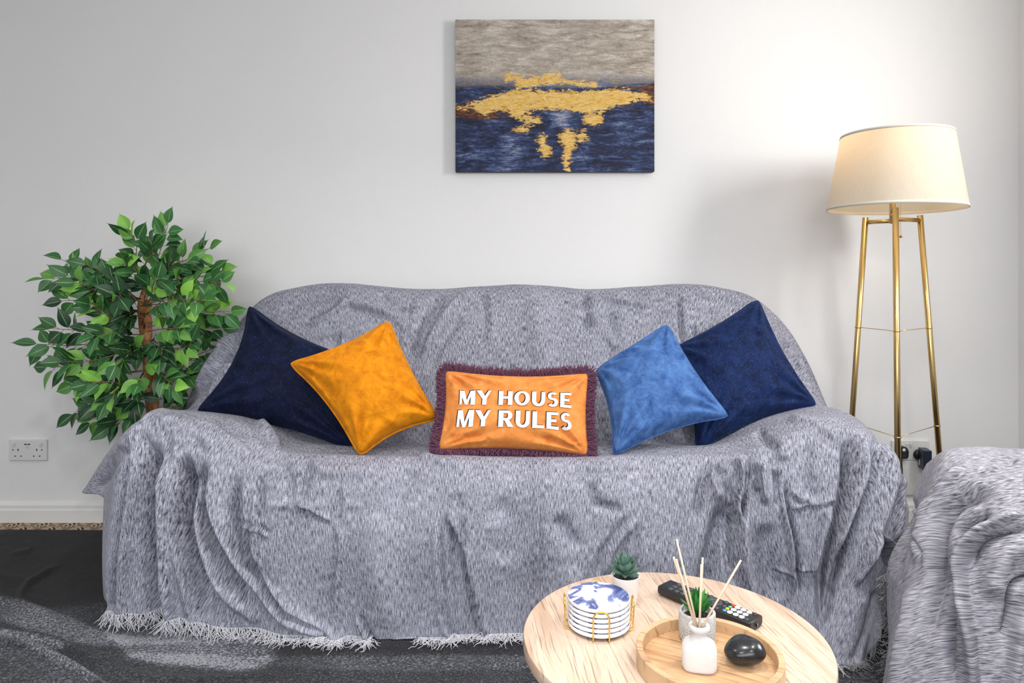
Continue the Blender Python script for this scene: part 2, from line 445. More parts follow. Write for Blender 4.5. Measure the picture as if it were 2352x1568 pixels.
WF = ((-1.9, 1.3), (.85, 2.2))           # front wall window: x range, z range
wall_with_hole('wall_right', 'x', XR, XR+.1, YF, 0, WR[0], WR[1])
wall_with_hole('wall_front', 'y', YF-.1, YF, XL-.1, XR+.1, WF[0], WF[1])
def window(name, axis, c, h0, h1):
    mb = MB(); t = .05
    def bx(a0, a1, z0, z1):
        if axis == 'x': mb.box((c, (a0+a1)/2, (z0+z1)/2), (.05, a1-a0, z1-z0), .004)
        else: mb.box(((a0+a1)/2, c, (z0+z1)/2), (a1-a0, .05, z1-z0), .004)
    bx(h0[0], h0[1], h1[0], h1[0]+t); bx(h0[0], h0[1], h1[1]-t, h1[1]); bx(h0[0], h0[0]+t, h1[0]+t, h1[1]-t); bx(h0[1]-t, h0[1], h1[0]+t, h1[1]-t)
    return struct(name, mb, M['skirting'], smooth=False)
window('window_1', 'x', XR+.05, *WR); window('window_2', 'y', YF-.05, *WF)
# skirting board: flat board with a chamfered top
def skirting(name, p0, p1, nrm):
    prof = [(0, 0), (.016, 0), (.016, .048), (.013, .056), (.013, .068), (.006, .078), (0, .079)]
    mb = MB(); vs = []
    for p in (p0, p1):
        for d, z in prof: vs.append((p[0]+nrm[0]*d, p[1]+nrm[1]*d, z))
    n = len(prof); fs = [(i, i+1, n+i+1, n+i) for i in range(n-1)]+[tuple(range(n)), tuple(range(n, 2*n))[::-1]]
    mb.add(vs, fs); return struct(name, mb, M['skirting'], smooth=False)
skirting('baseboard_back', (XL, 0), (XR, 0), (0, -1)); skirting('baseboard_right', (XR, 0), (XR, YF), (-1, 0)); skirting('baseboard_left', (XL, YF), (XL, 0), (1, 0))

# ------------------------------------------------------------------ rug (charcoal, rumpled)
def make_rug():
    nx, ny = 560, 300
    X = np.linspace(-2.45, 1.9, nx); Y = np.linspace(-3.3, -.135, ny)[::-1]
    g = np.zeros((ny, nx, 3)); g[..., 0] = X; g[..., 1] = Y[:, None]+.012*np.sin(X*3+1)+(-.004*X); g[..., 2] = .014
    flat = g.copy()
    sl = [([(-40, 1452), (72, 1463), (145, 1482), (215, 1515)], 9, .016), ([(-40, 1468), (60, 1484), (130, 1512), (200, 1552), (260, 1590)], 8, .018),
          ([(-40, 1365), (60, 1390), (130, 1428)], 12, .012), ([(45, 1385), (60, 1345), (135, 1298)], 6, .012),
          ([(130, 1430), (220, 1455), (330, 1490)], 14, .006), ([(250, 1500), (300, 1545), (450, 1560), (620, 1545)], 9, .006),
          ([(20, 1275), (70, 1262), (60, 1235)], 6, .007), ([(640, 1530), (760, 1545), (900, 1540)], 12, .005),
          ([(-60, 1310), (40, 1330), (90, 1325)], 10, .006)]
    h = strokes(flat, sl)
    px, py = proj(flat); edge = np.minimum(np.minimum(flat[..., 0]+2.45, 1.9-flat[..., 0]), np.minimum(flat[..., 1]+3.3, -.135-flat[..., 1]+.02))
    h += .0035*fbm(flat, (5, 5, 5), 3, 3)
    g[..., 2] += h*smoothstep(0, .05, edge)
    g[..., 2] = np.maximum(g[..., 2], .004)
    g[0, :, 2] = .001; g[:, 0, 2] = .001; g[:, -1, 2] = .001; g[-1, :, 2] = .001
    pile_shade = np.zeros((ny, nx))
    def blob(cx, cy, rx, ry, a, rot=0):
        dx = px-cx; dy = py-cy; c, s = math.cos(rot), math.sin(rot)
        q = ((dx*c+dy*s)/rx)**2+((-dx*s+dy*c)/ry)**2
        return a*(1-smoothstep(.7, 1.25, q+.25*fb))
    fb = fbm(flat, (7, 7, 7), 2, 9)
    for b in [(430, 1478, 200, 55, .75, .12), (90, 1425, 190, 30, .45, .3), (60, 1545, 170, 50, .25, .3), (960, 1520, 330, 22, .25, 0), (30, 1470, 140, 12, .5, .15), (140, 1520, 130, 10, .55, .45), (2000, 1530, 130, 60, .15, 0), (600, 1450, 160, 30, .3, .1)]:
        pile_shade = np.maximum(pile_shade, blob(*b))
    pile_shade -= blob(130, 1300, 240, 88, .95); pile_shade -= blob(330, 1447, 90, 16, .35); pile_shade -= blob(800, 1490, 600, 16, .3)  # sofa's shade by the wall painted in; narrower dark strips along the hem
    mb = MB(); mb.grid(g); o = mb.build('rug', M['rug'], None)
    at = o.data.attributes.new('pile', 'FLOAT', 'POINT'); at.data.foreach_set('value', pile_shade.ravel())
    tag(o, 'large charcoal fleecy rug with soft wrinkles lying over the patterned carpet', 'rug')
    return o
make_rug()

# ------------------------------------------------------------------ sofa under the throw
def soft_box(c, d, bev=.06):
    mb = MB(); mb.box(c, d, bev, 4); return mb
sofa = thing('sofa', 'three-seat sofa hidden beneath the large grey throw', 'sofa', (0, -.48, 0))
soft_box((0, -.51, .20), (1.60, .54, .34), .05).build('seat', M['sofa'], sofa)
soft_box((0, -.175, .46), (1.86, .16, .74), .07).build('backrest', M['sofa'], sofa)
for s in (-1, 1): soft_box((s*.90, -.48, .24), (.22, .56, .40), .07).build('armrest', M['sofa'], sofa)
for sx in (-.9, .9):
    for y in (-.70, -.25):
        mb = MB(); mb.lathe([(.02, 0), (.025, .06)], (sx, y, .020), 16); mb.build('leg', M['sofa'], sofa)

# ------------------------------------------------------------------ the throw over the sofa
def hem_fringe(edge, nrm_fn, length, m, parent, step=.0013, floor=.02, r=.00085, drop=(0, 0, -1)):
    """edge: polyline (n,3) of the hem; strands hang from it"""
    d = np.linalg.norm(np.diff(edge, axis=0), axis=1); cum = np.concatenate([[0], np.cumsum(d)]); n = int(cum[-1]/step)
    mb = MB()
    for k in range(n):
        s = cum[-1]*(k+random.random()*.8)/n; q = np.array([np.interp(s, cum, edge[:, i]) for i in range(3)])
        if -.365 < q[0] < -.245: continue                     # here the hem is folded under
        le = length*random.uniform(.7, 1.15); dirv = np.array([random.gauss(0, .16), random.gauss(-.08, .15), -1.0])
        pts = [q+np.array([0, 0, .002])]; cur = q.copy(); nseg = 5
        for j in range(nseg):
            dirv = dirv+np.array([random.gauss(0, .48), random.gauss(0, .3), 0]); u = dirv/np.linalg.norm(dirv)
            cur = cur+u*le/nseg
            if cur[2] < floor: cur[2] = floor+random.random()*.006; cur[1] -= le/nseg*.7
            pts.append(cur.copy())
        mb.tube(pts, [r*1.25, r*1.2, r*1.1, r, r*.9, r*.7], 4, cap=False)
    o = mb.build('fringe', m, parent); o['kind'] = 'stuff'; return o
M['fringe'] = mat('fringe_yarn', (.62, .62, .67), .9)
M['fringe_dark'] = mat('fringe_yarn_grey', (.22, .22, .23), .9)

def make_throw():
    rows = [
     # r0 behind
     [(420,1080,2.62),(450,1010,2.64),(500,900,2.66),(560,850,2.67),(640,800,2.68),(710,780,2.68),(810,780,2.69),(970,780,2.69),(1176,780,2.69),(1370,780,2.69),(1550,780,2.69),(1650,780,2.68),(1720,800,2.68),(1780,850,2.67),(1830,910,2.66),(1870,1010,2.64),(1900,1080,2.62)],
     # r1 rear of the top
     [(410,1040,2.57),(440,945,2.58),(484,846,2.60),(548,768,2.64),(618,700,2.66),(695,675,2.67),(802,668,2.68),(962,676,2.68),(1176,668,2.68),(1369,677,2.68),(1558,667,2.68),(1665,677,2.67),(1737,707,2.66),(1795,765,2.64),(1838,838,2.60),(1885,945,2.58),(1915,1030,2.57)],
     # r2 crest
     [(398,1035,2.50),(430,925,2.50),(470,835,2.52),(535,757,2.55),(608,688,2.57),(690,664,2.58),(800,656,2.59),(960,668,2.59),(1176,659,2.59),(1370,669,2.59),(1560,656,2.59),(1670,667,2.58),(1745,697,2.57),(1805,755,2.55),(1850,825,2.52),(1897,928,2.48),(1930,1030,2.48)],
     # r3 upper face
     [(395,1050,2.43),(438,938,2.42),(500,868,2.43),(565,800,2.45),(632,750,2.47),(705,722,2.48),(802,712,2.485),(965,712,2.49),(1176,705,2.49),(1373,712,2.49),(1553,708,2.485),(1660,720,2.48),(1725,748,2.47),(1783,802,2.45),(1832,872,2.42),(1895,942,2.38),(1945,1050,2.40)],
     # r4 mid face
     [(368,1080,2.36),(385,975,2.34),(470,936,2.31),(560,900,2.31),(650,868,2.33),(730,850,2.35),(812,838,2.365),(970,832,2.37),(1176,830,2.37),(1380,832,2.37),(1540,838,2.365),(1630,850,2.35),(1710,872,2.33),(1800,900,2.31),(1882,930,2.30),(1955,985,2.31),(2010,1100,2.33)],
     # r5 seat / back crease
     [(215,1125,2.20),(295,1000,2.21),(400,944,2.21),(540,945,2.20),(640,962,2.21),(722,990,2.23),(800,998,2.25),(970,998,2.25),(1176,998,2.25),(1380,998,2.25),(1552,998,2.25),(1630,990,2.23),(1710,968,2.20),(1810,944,2.20),(1915,938,2.20),(1998,990,2.20),(2068,1130,2.21)],
     # r6 seat middle
     [(191,1132,2.12),(258,1032,2.09),(350,955,2.06),(480,953,2.05),(590,982,2.06),(672,1018,2.08),(780,1024,2.09),(970,1026,2.09),(1176,1027,2.09),(1390,1027,2.09),(1580,1025,2.09),(1668,1018,2.08),(1752,985,2.05),(1860,957,2.03),(1960,966,2.03),(2040,1040,2.04),(2086,1160,2.08)],
     # r6b the cloth tucks in towards the front corner
     [(248,1160,2.06),(250,1085,2.03),(325,968,2.00),(460,962,1.99),(575,995,2.0),(655,1032,2.01),(770,1040,2.02),(965,1042,2.02),(1176,1043,2.02),(1390,1044,2.02),(1585,1040,2.02),(1680,1034,2.01),(1754,1006,1.985),(1860,976,1.97),(1970,980,1.965),(2049,1058,1.97),(2086,1200,2.02)],
     # r7 front crest
     [(240,1350,2.00),(243,1120,1.96),(300,985,1.94),(440,975,1.93),(560,1008,1.93),(640,1044,1.94),(760,1050,1.94),(960,1052,1.94),(1176,1054,1.94),(1390,1056,1.94),(1590,1050,1.94),(1690,1046,1.94),(1755,1026,1.92),(1860,998,1.91),(1978,1000,1.90),(2056,1078,1.90),(2083,1290,1.93)],
     # r8 front upper
     [(239,1362,1.97),(240,1210,1.92),(284,1070,1.88),(415,1070,1.86),(530,1085,1.865),(620,1105,1.87),(760,1112,1.87),(960,1114,1.87),(1176,1116,1.87),(1390,1118,1.87),(1590,1116,1.87),(1690,1112,1.87),(1760,1104,1.86),(1865,1090,1.845),(1975,1090,1.83),(2052,1160,1.84),(2074,1330,1.86)],
     # r9
     [(240,1376,1.95),(238,1290,1.90),(268,1235,1.86),(410,1235,1.84),(530,1240,1.835),(625,1245,1.835),(765,1245,1.83),(965,1245,1.83),(1176,1245,1.83),(1390,1245,1.83),(1595,1245,1.83),(1700,1245,1.825),(1775,1240,1.82),(1865,1238,1.81),(1960,1240,1.79),(2035,1275,1.79),(2052,1370,1.81)],
     # r10
     [(243,1385,1.93),(242,1350,1.89),(258,1330,1.86),(405,1345,1.84),(535,1350,1.83),(635,1355,1.83),(775,1360,1.825),(968,1360,1.825),(1176,1360,1.825),(1390,1358,1.825),(1600,1350,1.82),(1715,1345,1.82),(1795,1345,1.815),(1870,1355,1.79),(1935,1390,1.76),(2000,1400,1.75),(2028,1430,1.75)],
     # r11 hem
     [(248,1400,1.92),(247,1404,1.88),(255,1405,1.86),(385,1418,1.84),(520,1438,1.83),(640,1452,1.825),(790,1466,1.82),(968,1466,1.82),(1176,1460,1.82),(1390,1450,1.82),(1605,1430,1.82),(1722,1425,1.82),(1812,1430,1.81),(1868,1480,1.74),(1898,1548,1.69),(1975,1530,1.70),(2018,1468,1.73)]]
    NU, NV = 30, 28
    g = control_surface(rows, NU, NV)
    n = grid_normals(g); uv = cloth_uv(g, NV*9)
    # make normals point outwards (towards viewer / up)
    mid = n[NV*10, NU*8]
    if mid[1] > 0: n = -n
    big = [
     # left swooping folds of the front
     ([(300,1000),(291,1100),(272,1230),(256,1390)], 10, -.024), ([(318,985),(305,1080),(290,1240),(275,1400)], 13, .012),
     ([(352,1010),(349,1120),(352,1260),(356,1420)], 17, -.042), ([(378,1040),(384,1180),(388,1320),(392,1440)], 10, .022),
     ([(412,1040),(428,1120),(424,1197),(446,1285),(470,1390)], 17, -.036), ([(400,1000),(404,1100),(402,1200),(420,1330),(440,1430)], 12, .010),
     ([(434,1052),(431,1117)], 7, -.009), ([(447,1090),(450,1160),(468,1250),(510,1340),(580,1420)], 12, .013),
     ([(470,1052),(461,1140),(480,1215),(527,1303),(585,1380)], 14, -.024), ([(487,1050),(478,1126),(505,1215),(585,1338),(650,1413),(735,1460)], 11, .014),
     ([(541,1085),(545,1206),(576,1281),(620,1365),(678,1418),(745,1458)], 13, -.020), ([(589,1120),(590,1277),(616,1345),(687,1413),(780,1466)], 8, .015),
     ([(600,1090),(598,1140),(594,1200)], 8, -.010), ([(660,1045),(640,1080),(600,1100)], 9, -.007), ([(330,990),(345,1050),(338,1120)], 7, -.007),
     ([(385,985),(392,1060)], 7, -.007), ([(445,1000),(470,1040)], 8, -.006), ([(640,1380),(700,1440),(800,1475)], 8, .009),
     # centre
     ([(766,1206),(779,1250),(770,1330),(764,1409)], 6, -.008, 'f'), ([(788,1110),(786,1150),(784,1190)], 5, -.006, 'f'),
     ([(673,1157),(720,1178),(761,1201)], 5, -.007, 'f'), ([(610,1158),(700,1164),(760,1160)], 4, .004), ([(545,1200),(590,1206),(620,1232)], 5, .006, 'f'),
     ([(1007,1190),(1009,1303),(1018,1418),(1036,1462)], 7, .012, 'f'), ([(1022,1175),(1062,1268),(1089,1383),(1107,1455)], 7, -.014, 'f'),
     ([(1067,1180),(1073,1285),(1089,1374)], 6, -.010, 'f'), ([(1053,1130),(1058,1175)], 5, -.006), ([(1040,1200),(1046,1300),(1058,1400)], 12, -.008),
     ([(1234,1050),(1235,1150),(1235,1250),(1236,1350)], 4.5, .007, 'f'), ([(823,1412),(840,1445),(856,1476)], 6, .010, 'f'),
     ([(960,1080),(930,1110),(900,1160)], 18, -.008), ([(1120,1150),(1180,1200),(1150,1300)], 30, -.008), ([(880,1180),(860,1280),(880,1400)], 35, .010),
     ([(960,1040),(1010,1062),(1080,1072)], 10, .006), ([(700,1060),(760,1085),(860,1075)], 14, .007), ([(655,1060),(668,1110),(660,1150)], 8, -.008),
     ([(715,1065),(700,1110),(690,1150)], 7, -.008), ([(560,1110),(565,1180),(572,1230)], 8, .008),
     ([(1352,1100),(1372,1153),(1435,1172)], 9, -.010), ([(1454,1185),(1396,1262),(1380,1330)], 9, -.011, 'f'), ([(1278,1184),(1300,1220),(1325,1262)], 16, -.010),
     ([(1290,1075),(1400,1082),(1425,1070)], 8, -.006), ([(1420,1085),(1440,1060)], 6, -.006), ([(1455,1190),(1455,1300),(1452,1380)], 7, .009, 'f'),
     ([(1330,1300),(1280,1380),(1250,1460)], 20, .010),
     # right group under the arm
     ([(1636,1050),(1615,1098),(1606,1140),(1600,1200)], 9, -.013), ([(1646,1060),(1662,1085)], 8, -.014), ([(1630,1075),(1640,1120),(1660,1150)], 9, .010),
     ([(1677,1149),(1654,1215),(1630,1313),(1610,1400)], 20, -.026), ([(1669,1082),(1681,1157),(1673,1262),(1685,1350)], 8, -.014),
     ([(1708,1050),(1710,1114),(1699,1157),(1705,1208)], 8, .016, 'f'), ([(1712,1160),(1706,1239),(1714,1325),(1740,1400)], 14, .018),
     ([(1690,1055),(1700,1100)], 8, .010), ([(1735,1060),(1728,1100),(1732,1140)], 9, -.014), ([(1757,1062),(1752,1110),(1760,1160)], 8, .014),
     ([(1779,1075),(1787,1122),(1790,1165)], 7, -.014), ([(1798,1100),(1804,1169),(1822,1255),(1828,1372)], 8, .014, 'f'),
     ([(1760,1200),(1765,1280),(1785,1380)], 22, -.014), ([(1860,1010),(1850,1080),(1870,1150)], 14, -.008),
     ([(1802,1171),(1870,1160),(1935,1149)], 5, -.007, 'f'), ([(1815,1130),(1840,1150),(1862,1148)], 5, -.006, 'f'),
     ([(1780,1318),(1830,1316),(1880,1305)], 4, -.005, 'f'), ([(1910,1160),(1890,1240),(1868,1330)], 16, .014),
     ([(1940,985),(1945,1060),(1939,1137),(1912,1216),(1888,1313),(1882,1410)], 10, -.030), ([(1966,985),(1974,1080),(1950,1170),(1915,1290)], 13, .018),
     ([(2012,1000),(2008,1071),(1965,1188),(1920,1317),(1893,1420)], 9, -.026), ([(2030,1010),(2034,1100),(2010,1200),(1965,1330)], 12, .016),
     ([(2002,1216),(1980,1294),(1960,1352)], 8, .012), ([(2049,1080),(2056,1160),(2053,1250)], 7, .013, 'f'),
     ([(2004,1228),(2035,1255),(2050,1300)], 8, -.014, 'f'), ([(1980,1350),(1950,1430),(1930,1520)], 22, .010), ([(2012,1350),(1990,1440),(1960,1510)], 10, -.008),
     # left arm top
     ([(500,960),(560,1000),(600,1040)], 12, -.006), ([(590,965),(620,1000),(640,1040)], 9, .008),
     ([(395,940),(340,965),(300,1040)], 9, .006),
     # right arm top
     ([(1735,985),(1760,1010),(1800,1030)], 10, -.010), ([(1790,1010),(1800,1060)], 12, .009), ([(1810,960),(1880,980),(1935,1020)], 10, .006),
     # back rest
     ([(1012,668),(1000,705),(975,750),(950,830)], 14, -.016), ([(1092,664),(1040,705),(1000,760),(965,830)], 8, .013), ([(1060,720),(1010,790),(985,850)], 11, -.009),
     ([(1330,668),(1345,700),(1350,760)], 12, -.013), ([(1385,690),(1400,760),(1395,860)], 22, -.012), ([(1310,690),(1375,735),(1420,800)], 8, .008),
     ([(797,672),(785,700),(750,725),(700,748)], 7, -.011, 'f'), ([(790,700),(845,710),(905,728)], 6, -.008, 'f'), ([(905,728),(930,760)], 5, .007),
     ([(785,755),(781,810),(776,860)], 4.5, -.006, 'f'), ([(700,780),(770,772),(840,760)], 5, -.006, 'f'), ([(940,675),(935,740),(930,800)], 4.5, .006, 'f'),
     ([(870,672),(900,700),(960,700)], 8, -.006), ([(640,712),(700,690),(780,678)], 8, -.005), ([(1115,668),(1125,720),(1122,800)], 7, -.006, 'f'),
     ([(1567,670),(1566,730),(1572,790)], 5, -.008, 'f'), ([(1590,740),(1600,790)], 5, -.007), ([(1560,690),(1640,676),(1715,690)], 6, .007, 'f'),
     ([(1610,718),(1680,705),(1715,708)], 5, .005, 'f'), ([(1375,684),(1450,700),(1500,705)], 4, -.005, 'f'), ([(1480,668),(1540,678),(1570,672)], 6, .005),
     ([(1700,690),(1760,740),(1800,820)], 12, .007), ([(1800,780),(1840,860),(1860,920)], 12, -.008), ([(1215,690),(1240,760),(1235,830)], 26, .008),
     ([(1160,840),(1180,900)], 20, -.006),
     ([(540,762),(490,835),(452,915)], 9, .014), ([(555,790),(500,865),(470,930)], 9, -.018), ([(545,830),(500,890),(482,935)], 8, .014),
     ([(420,945),(300,1010),(240,1090)], 12, .006), ([(290,1020),(250,1080),(222,1140)], 10, -.010)]
    h = strokes(g, big, gain=2.4)
    h += .0050*fbm(g, (4.0, 4.0, 3.0), 2, 5)+.0006*fbm(g, (16, 16, 9), 2, 11)
    # scallops at the hem on the front
    vpar = np.linspace(-1, 11, g.shape[0])[:, None]; upar = np.linspace(0, 16, g.shape[1])[None, :]
    h += smoothstep(9.0, 11, vpar)*.010*np.sin(upar*3.9+1.2*np.sin(upar*1.3))*smoothstep(2, 4, upar)
    g = g+n*h[..., None]
    g[..., 2] = np.maximum(g[..., 2], .022+.002*np.sin(g[..., 0]*40))
    mb = MB(); mb.grid(g, uv)
    o = mb.build('throw_blanket', M['throw'], None, origin=(0, -.6, 0))
    so = o.modifiers.new('thickness', 'SOLIDIFY'); so.thickness = .003; so.offset = -1 if mid[1] < 0 else 1
    tag(o, 'large marled grey woven throw with fringed hem draped over the whole sofa', 'throw')
    hem = g[-1, int(1.2*NU):int(14.4*NU)]
    hem_fringe(hem, None, .046, M['fringe'], o)
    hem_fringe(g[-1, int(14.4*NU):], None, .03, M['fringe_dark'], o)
    hem_fringe(g[-1, :int(1.2*NU)], None, .03, M['fringe'], o)
    return g
make_throw()

# ------------------------------------------------------------------ armchair with its own throw (right foreground)
def make_chair():
    ch = thing('armchair', 'armchair at the right edge hidden beneath a grey throw', 'armchair', (1.55, -1.3, 0))
    soft_box((1.62, -1.28, .24), (.40, .34, .40), .08).build('armrest', M['sofa'], ch)
    rows = [
     [(2140,1160,1.82),(2200,1120,1.84),(2260,1110,1.84),(2330,1115,1.83),(2420,1120,1.82),(2520,1125,1.80),(2620,1130,1.78)],
     [(2148,1085,1.72),(2188,1050,1.70),(2250,1042,1.70),(2320,1044,1.69),(2410,1050,1.68),(2530,1060,1.66),(2650,1070,1.64)],
     [(2132,1068,1.66),(2172,1040,1.60),(2240,1031,1.58),(2312,1034,1.57),(2405,1042,1.55),(2540,1056,1.52),(2670,1075,1.50)],
     [(2102,1135,1.65),(2152,1100,1.53),(2232,1098,1.47),(2312,1105,1.44),(2420,1110,1.42),(2550,1120,1.40),(2690,1130,1.38)],
     [(2072,1220,1.66),(2128,1200,1.50),(2215,1210,1.42),(2310,1220,1.38),(2430,1225,1.36),(2560,1230,1.34),(2710,1240,1.32)],
     [(2038,1308,1.67),(2100,1310,1.48),(2192,1330,1.40),(2300,1340,1.35),(2430,1340,1.33),(2570,1340,1.31),(2730,1345,1.30)],
     [(2040,1400,1.66),(2068,1440,1.47),(2165,1460,1.38),(2290,1470,1.33),(2430,1470,1.31),(2580,1470,1.29),(2750,1470,1.27)],
     [(2052,1480,1.63),(2040,1560,1.46),(2145,1600,1.36),(2280,1610,1.31),(2430,1610,1.29),(2590,1610,1.27),(2770,1610,1.26)],
     [(2058,1545,1.61),(2015,1670,1.455),(2125,1730,1.36),(2270,1770,1.30),(2430,1780,1.28),(2600,1790,1.26),(2790,1790,1.25)]]
    NU, NV = 44, 34
    g = control_surface(rows, NU, NV); n = grid_normals(g); uv = cloth_uv(g, NV*4)
    if n[NV*5, NU*3][1] > 0: n = -n
    sl = [([(2232,1068),(2176,1120),(2138,1174),(2125,1230),(2103,1300)], 10, .012), ([(2200,1070),(2160,1110),(2148,1160)], 9, -.008),
          ([(2300,1128),(2212,1142),(2168,1188),(2150,1253),(2158,1330),(2140,1430)], 22, -.020), ([(2290,1110),(2215,1120),(2160,1165),(2138,1235),(2125,1330)], 9, .010),
          ([(2205,1235),(2228,1200),(2285,1186)], 15, -.016), ([(2352,1172),(2285,1200),(2230,1242),(2210,1290),(2210,1362),(2225,1471),(2236,1600)], 10, .020),
          ([(2370,1212),(2285,1230),(2250,1254),(2232,1300)], 10, -.014), ([(2400,1310),(2322,1340),(2314,1398),(2300,1450)], 9, -.012), ([(2370,1330),(2340,1400),(2328,1500),(2320,1600)], 10, .014),
          ([(2195,1300),(2185,1420),(2190,1560)], 16, -.014), ([(2100,1340),(2080,1450),(2050,1580)], 12, .007), ([(2300,1080),(2240,1090),(2200,1115)], 8, .006),
          ([(2360,1240),(2300,1290),(2280,1380)], 26, .012), ([(2110,1175),(2125,1190)], 4, .006), ([(2118,1240),(2120,1275)], 4, -.005), ([(2100,1140),(2080,1230),(2055,1330)], 10, -.008),
          ([(2340,1060),(2300,1058),(2260,1050)], 8, -.005), ([(2350,1100),(2420,1110),(2500,1150)], 20, .01)]
    h = strokes(g, sl, gain=2.2)+.003*fbm(g, (5, 5, 4), 3, 2)+.0014*fbm(g, (25, 25, 15), 2, 8)
    g = g+n*h[..., None]; g[..., 2] = np.maximum(g[..., 2], .022); g[..., 0] = np.minimum(g[..., 0], 1.985)
    mb = MB(); mb.grid(g, uv); o = mb.build('throw_blanket', M['throw2'], None, origin=(1.5, -1.3, 0))
    so = o.modifiers.new('thickness', 'SOLIDIFY'); so.thickness = .003
    tag(o, 'marled grey throw draped over the armchair at the right edge of the photo', 'throw')
    e = g[int(5.05*NV):, 0]; mb = MB()
    M_ = M['fringe_dark']
    for k in range(170):
        s = random.random()*(len(e)-1); q = e[int(s)]
        d = np.array([-.8+random.gauss(0, .4), -.3, -.6+random.gauss(0, .4)]); pts = [q.copy()]; cur = q.copy()
        for j in range(5):
            d = d+rng.normal(0, .45, 3); cur = cur+d/np.linalg.norm(d)*.0065; cur[2] = max(cur[2], .02); pts.append(cur.copy())
        mb.tube(pts, .0013, 4, cap=False)
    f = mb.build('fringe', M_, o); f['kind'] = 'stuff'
make_chair()

# ------------------------------------------------------------------ cushions
class Pillow:
    def __init__(s, TL, TR, BR, BL, T=.07, k=(.1, .1, .1, .1), back=.6, sl=(), n=110, pw=.42, seed=0, rnd=.055):
        """corners (px,py,D); k = inward bow of top, right, bottom, left edges"""
        s.c = [np.array(P(*q)) for q in (TL, TR, BR, BL)]; s.k = k; s.T = T; s.rnd = rnd; s.back = back; s.pw = pw
        u = np.linspace(-1, 1, n); S, Tt = np.meshgrid(u, u)      # S right, Tt down
        S = np.sign(S)*(1-(1-np.abs(S))**1.25)*1.0; Tt = np.sign(Tt)*(1-(1-np.abs(Tt))**1.25)
        s.S, s.Tt = S, Tt
        m_ = sum(s.c)/4; s.c = [m_+(q-m_)*1.025 for q in s.c]
        nrm = np.cross(s.c[1]-s.c[0], s.c[3]-s.c[0])+np.cross(s.c[2]-s.c[1], s.c[3]-s.c[2]); nrm /= np.linalg.norm(nrm)
        if nrm[1] > 0: nrm = -nrm
        s.nrm = nrm
        base = s.base(S, Tt); h = s.h(S, Tt)
        front = base+nrm*h[..., None]
        env = np.clip((1-S**2)*(1-Tt**2)*6, 0, 1)
        rel = strokes(front, sl)+.0035*fbm(front, (14, 14, 14), 3, seed)*1.0
        # small radiating corner puckers
        for (cs, ct) in ((-1, -1), (1, -1), (1, 1), (-1, 1)):
            ds = (S-cs)*.5; dt = (Tt-ct)*.5; r = np.hypot(ds, dt); a = np.arctan2(dt, ds)
            rel += .0060*np.sin(a*13+seed+cs*2+ct)*smoothstep(.05, .16, r)*(1-smoothstep(.25, .6, r))
        s.rel = rel*env
        front = front+nrm*s.rel[..., None]
        backg = base-nrm*(h*back)[..., None]
        s.front = front; s.backg = backg
    def base(s, S, T):
        kt, kr, kb, kl = s.k
        ks = np.where(S > 0, kr, kl); kk = np.where(T > 0, kb, kt)
        a = S*(1-ks*(1-T**2)*np.abs(S)**.8); b = T*(1-kk*(1-S**2)*np.abs(T)**.8)
        q = s.rnd*np.clip((np.abs(S*T)-.72)/.28, 0, 1)**2; a = a*(1-q); b = b*(1-q)
        a = (a+1)/2; b = (b+1)/2
        a = a[..., None]; b = b[..., None]; c = s.c
        return (c[0]*(1-a)+c[1]*a)*(1-b)+(c[3]*(1-a)+c[2]*a)*b
    def h(s, S, T): return s.T*(np.clip((1-S**2), 0, 1)*np.clip((1-T**2), 0, 1))**s.pw
    def at(s, S, T, off=0):
        S = np.asarray(S, float); T = np.asarray(T, float)
        # bilinear lookup in the wrinkled front surface
        u0 = s.S[0]; n = len(u0)
        fi = np.interp(S, u0, np.arange(n)); fj = np.interp(T, u0, np.arange(n))
        i = np.clip(fi.astype(int), 0, n-2); j = np.clip(fj.astype(int), 0, n-2); a = (fi-i)[..., None]; b = (fj-j)[..., None]
        g = s.front
        return (g[j, i]*(1-a)+g[j, i+1]*a)*(1-b)+(g[j+1, i]*(1-a)+g[j+1, i+1]*a)*b+s.nrm*off
    def border(s, per=60):
        u = np.linspace(-1, 1, per, endpoint=False)
        S = np.concatenate([u, np.ones(per), -u, -np.ones(per)]); T = np.concatenate([-np.ones(per), u, np.ones(per), -u])
        r = .0                                                      # round the corners a little
        m = np.minimum(1-np.abs(S), 1-np.abs(T)); q = np.maximum(np.abs(S), np.abs(T))
        return s.base(S*(1-r*np.clip(np.abs(S*T)-.86, 0, 1)/.14), T*(1-r*np.clip(np.abs(S*T)-.86, 0, 1)/.14))
    def build(s, name, m, label, piping=.0042, pm=None):
        org = tuple((s.c[2]+s.c[3])/2)
        t = thing(name, label, 'cushion', org)
        mb = MB(); mb.grid(s.front); mb.grid(s.backg, flip=True); mb.build('cover', m, t)
        if piping:
            p = MB(); b = s.border(); p.tube(b, piping, 8, closed=True); p.build('piping', pm or m, t)
        return t
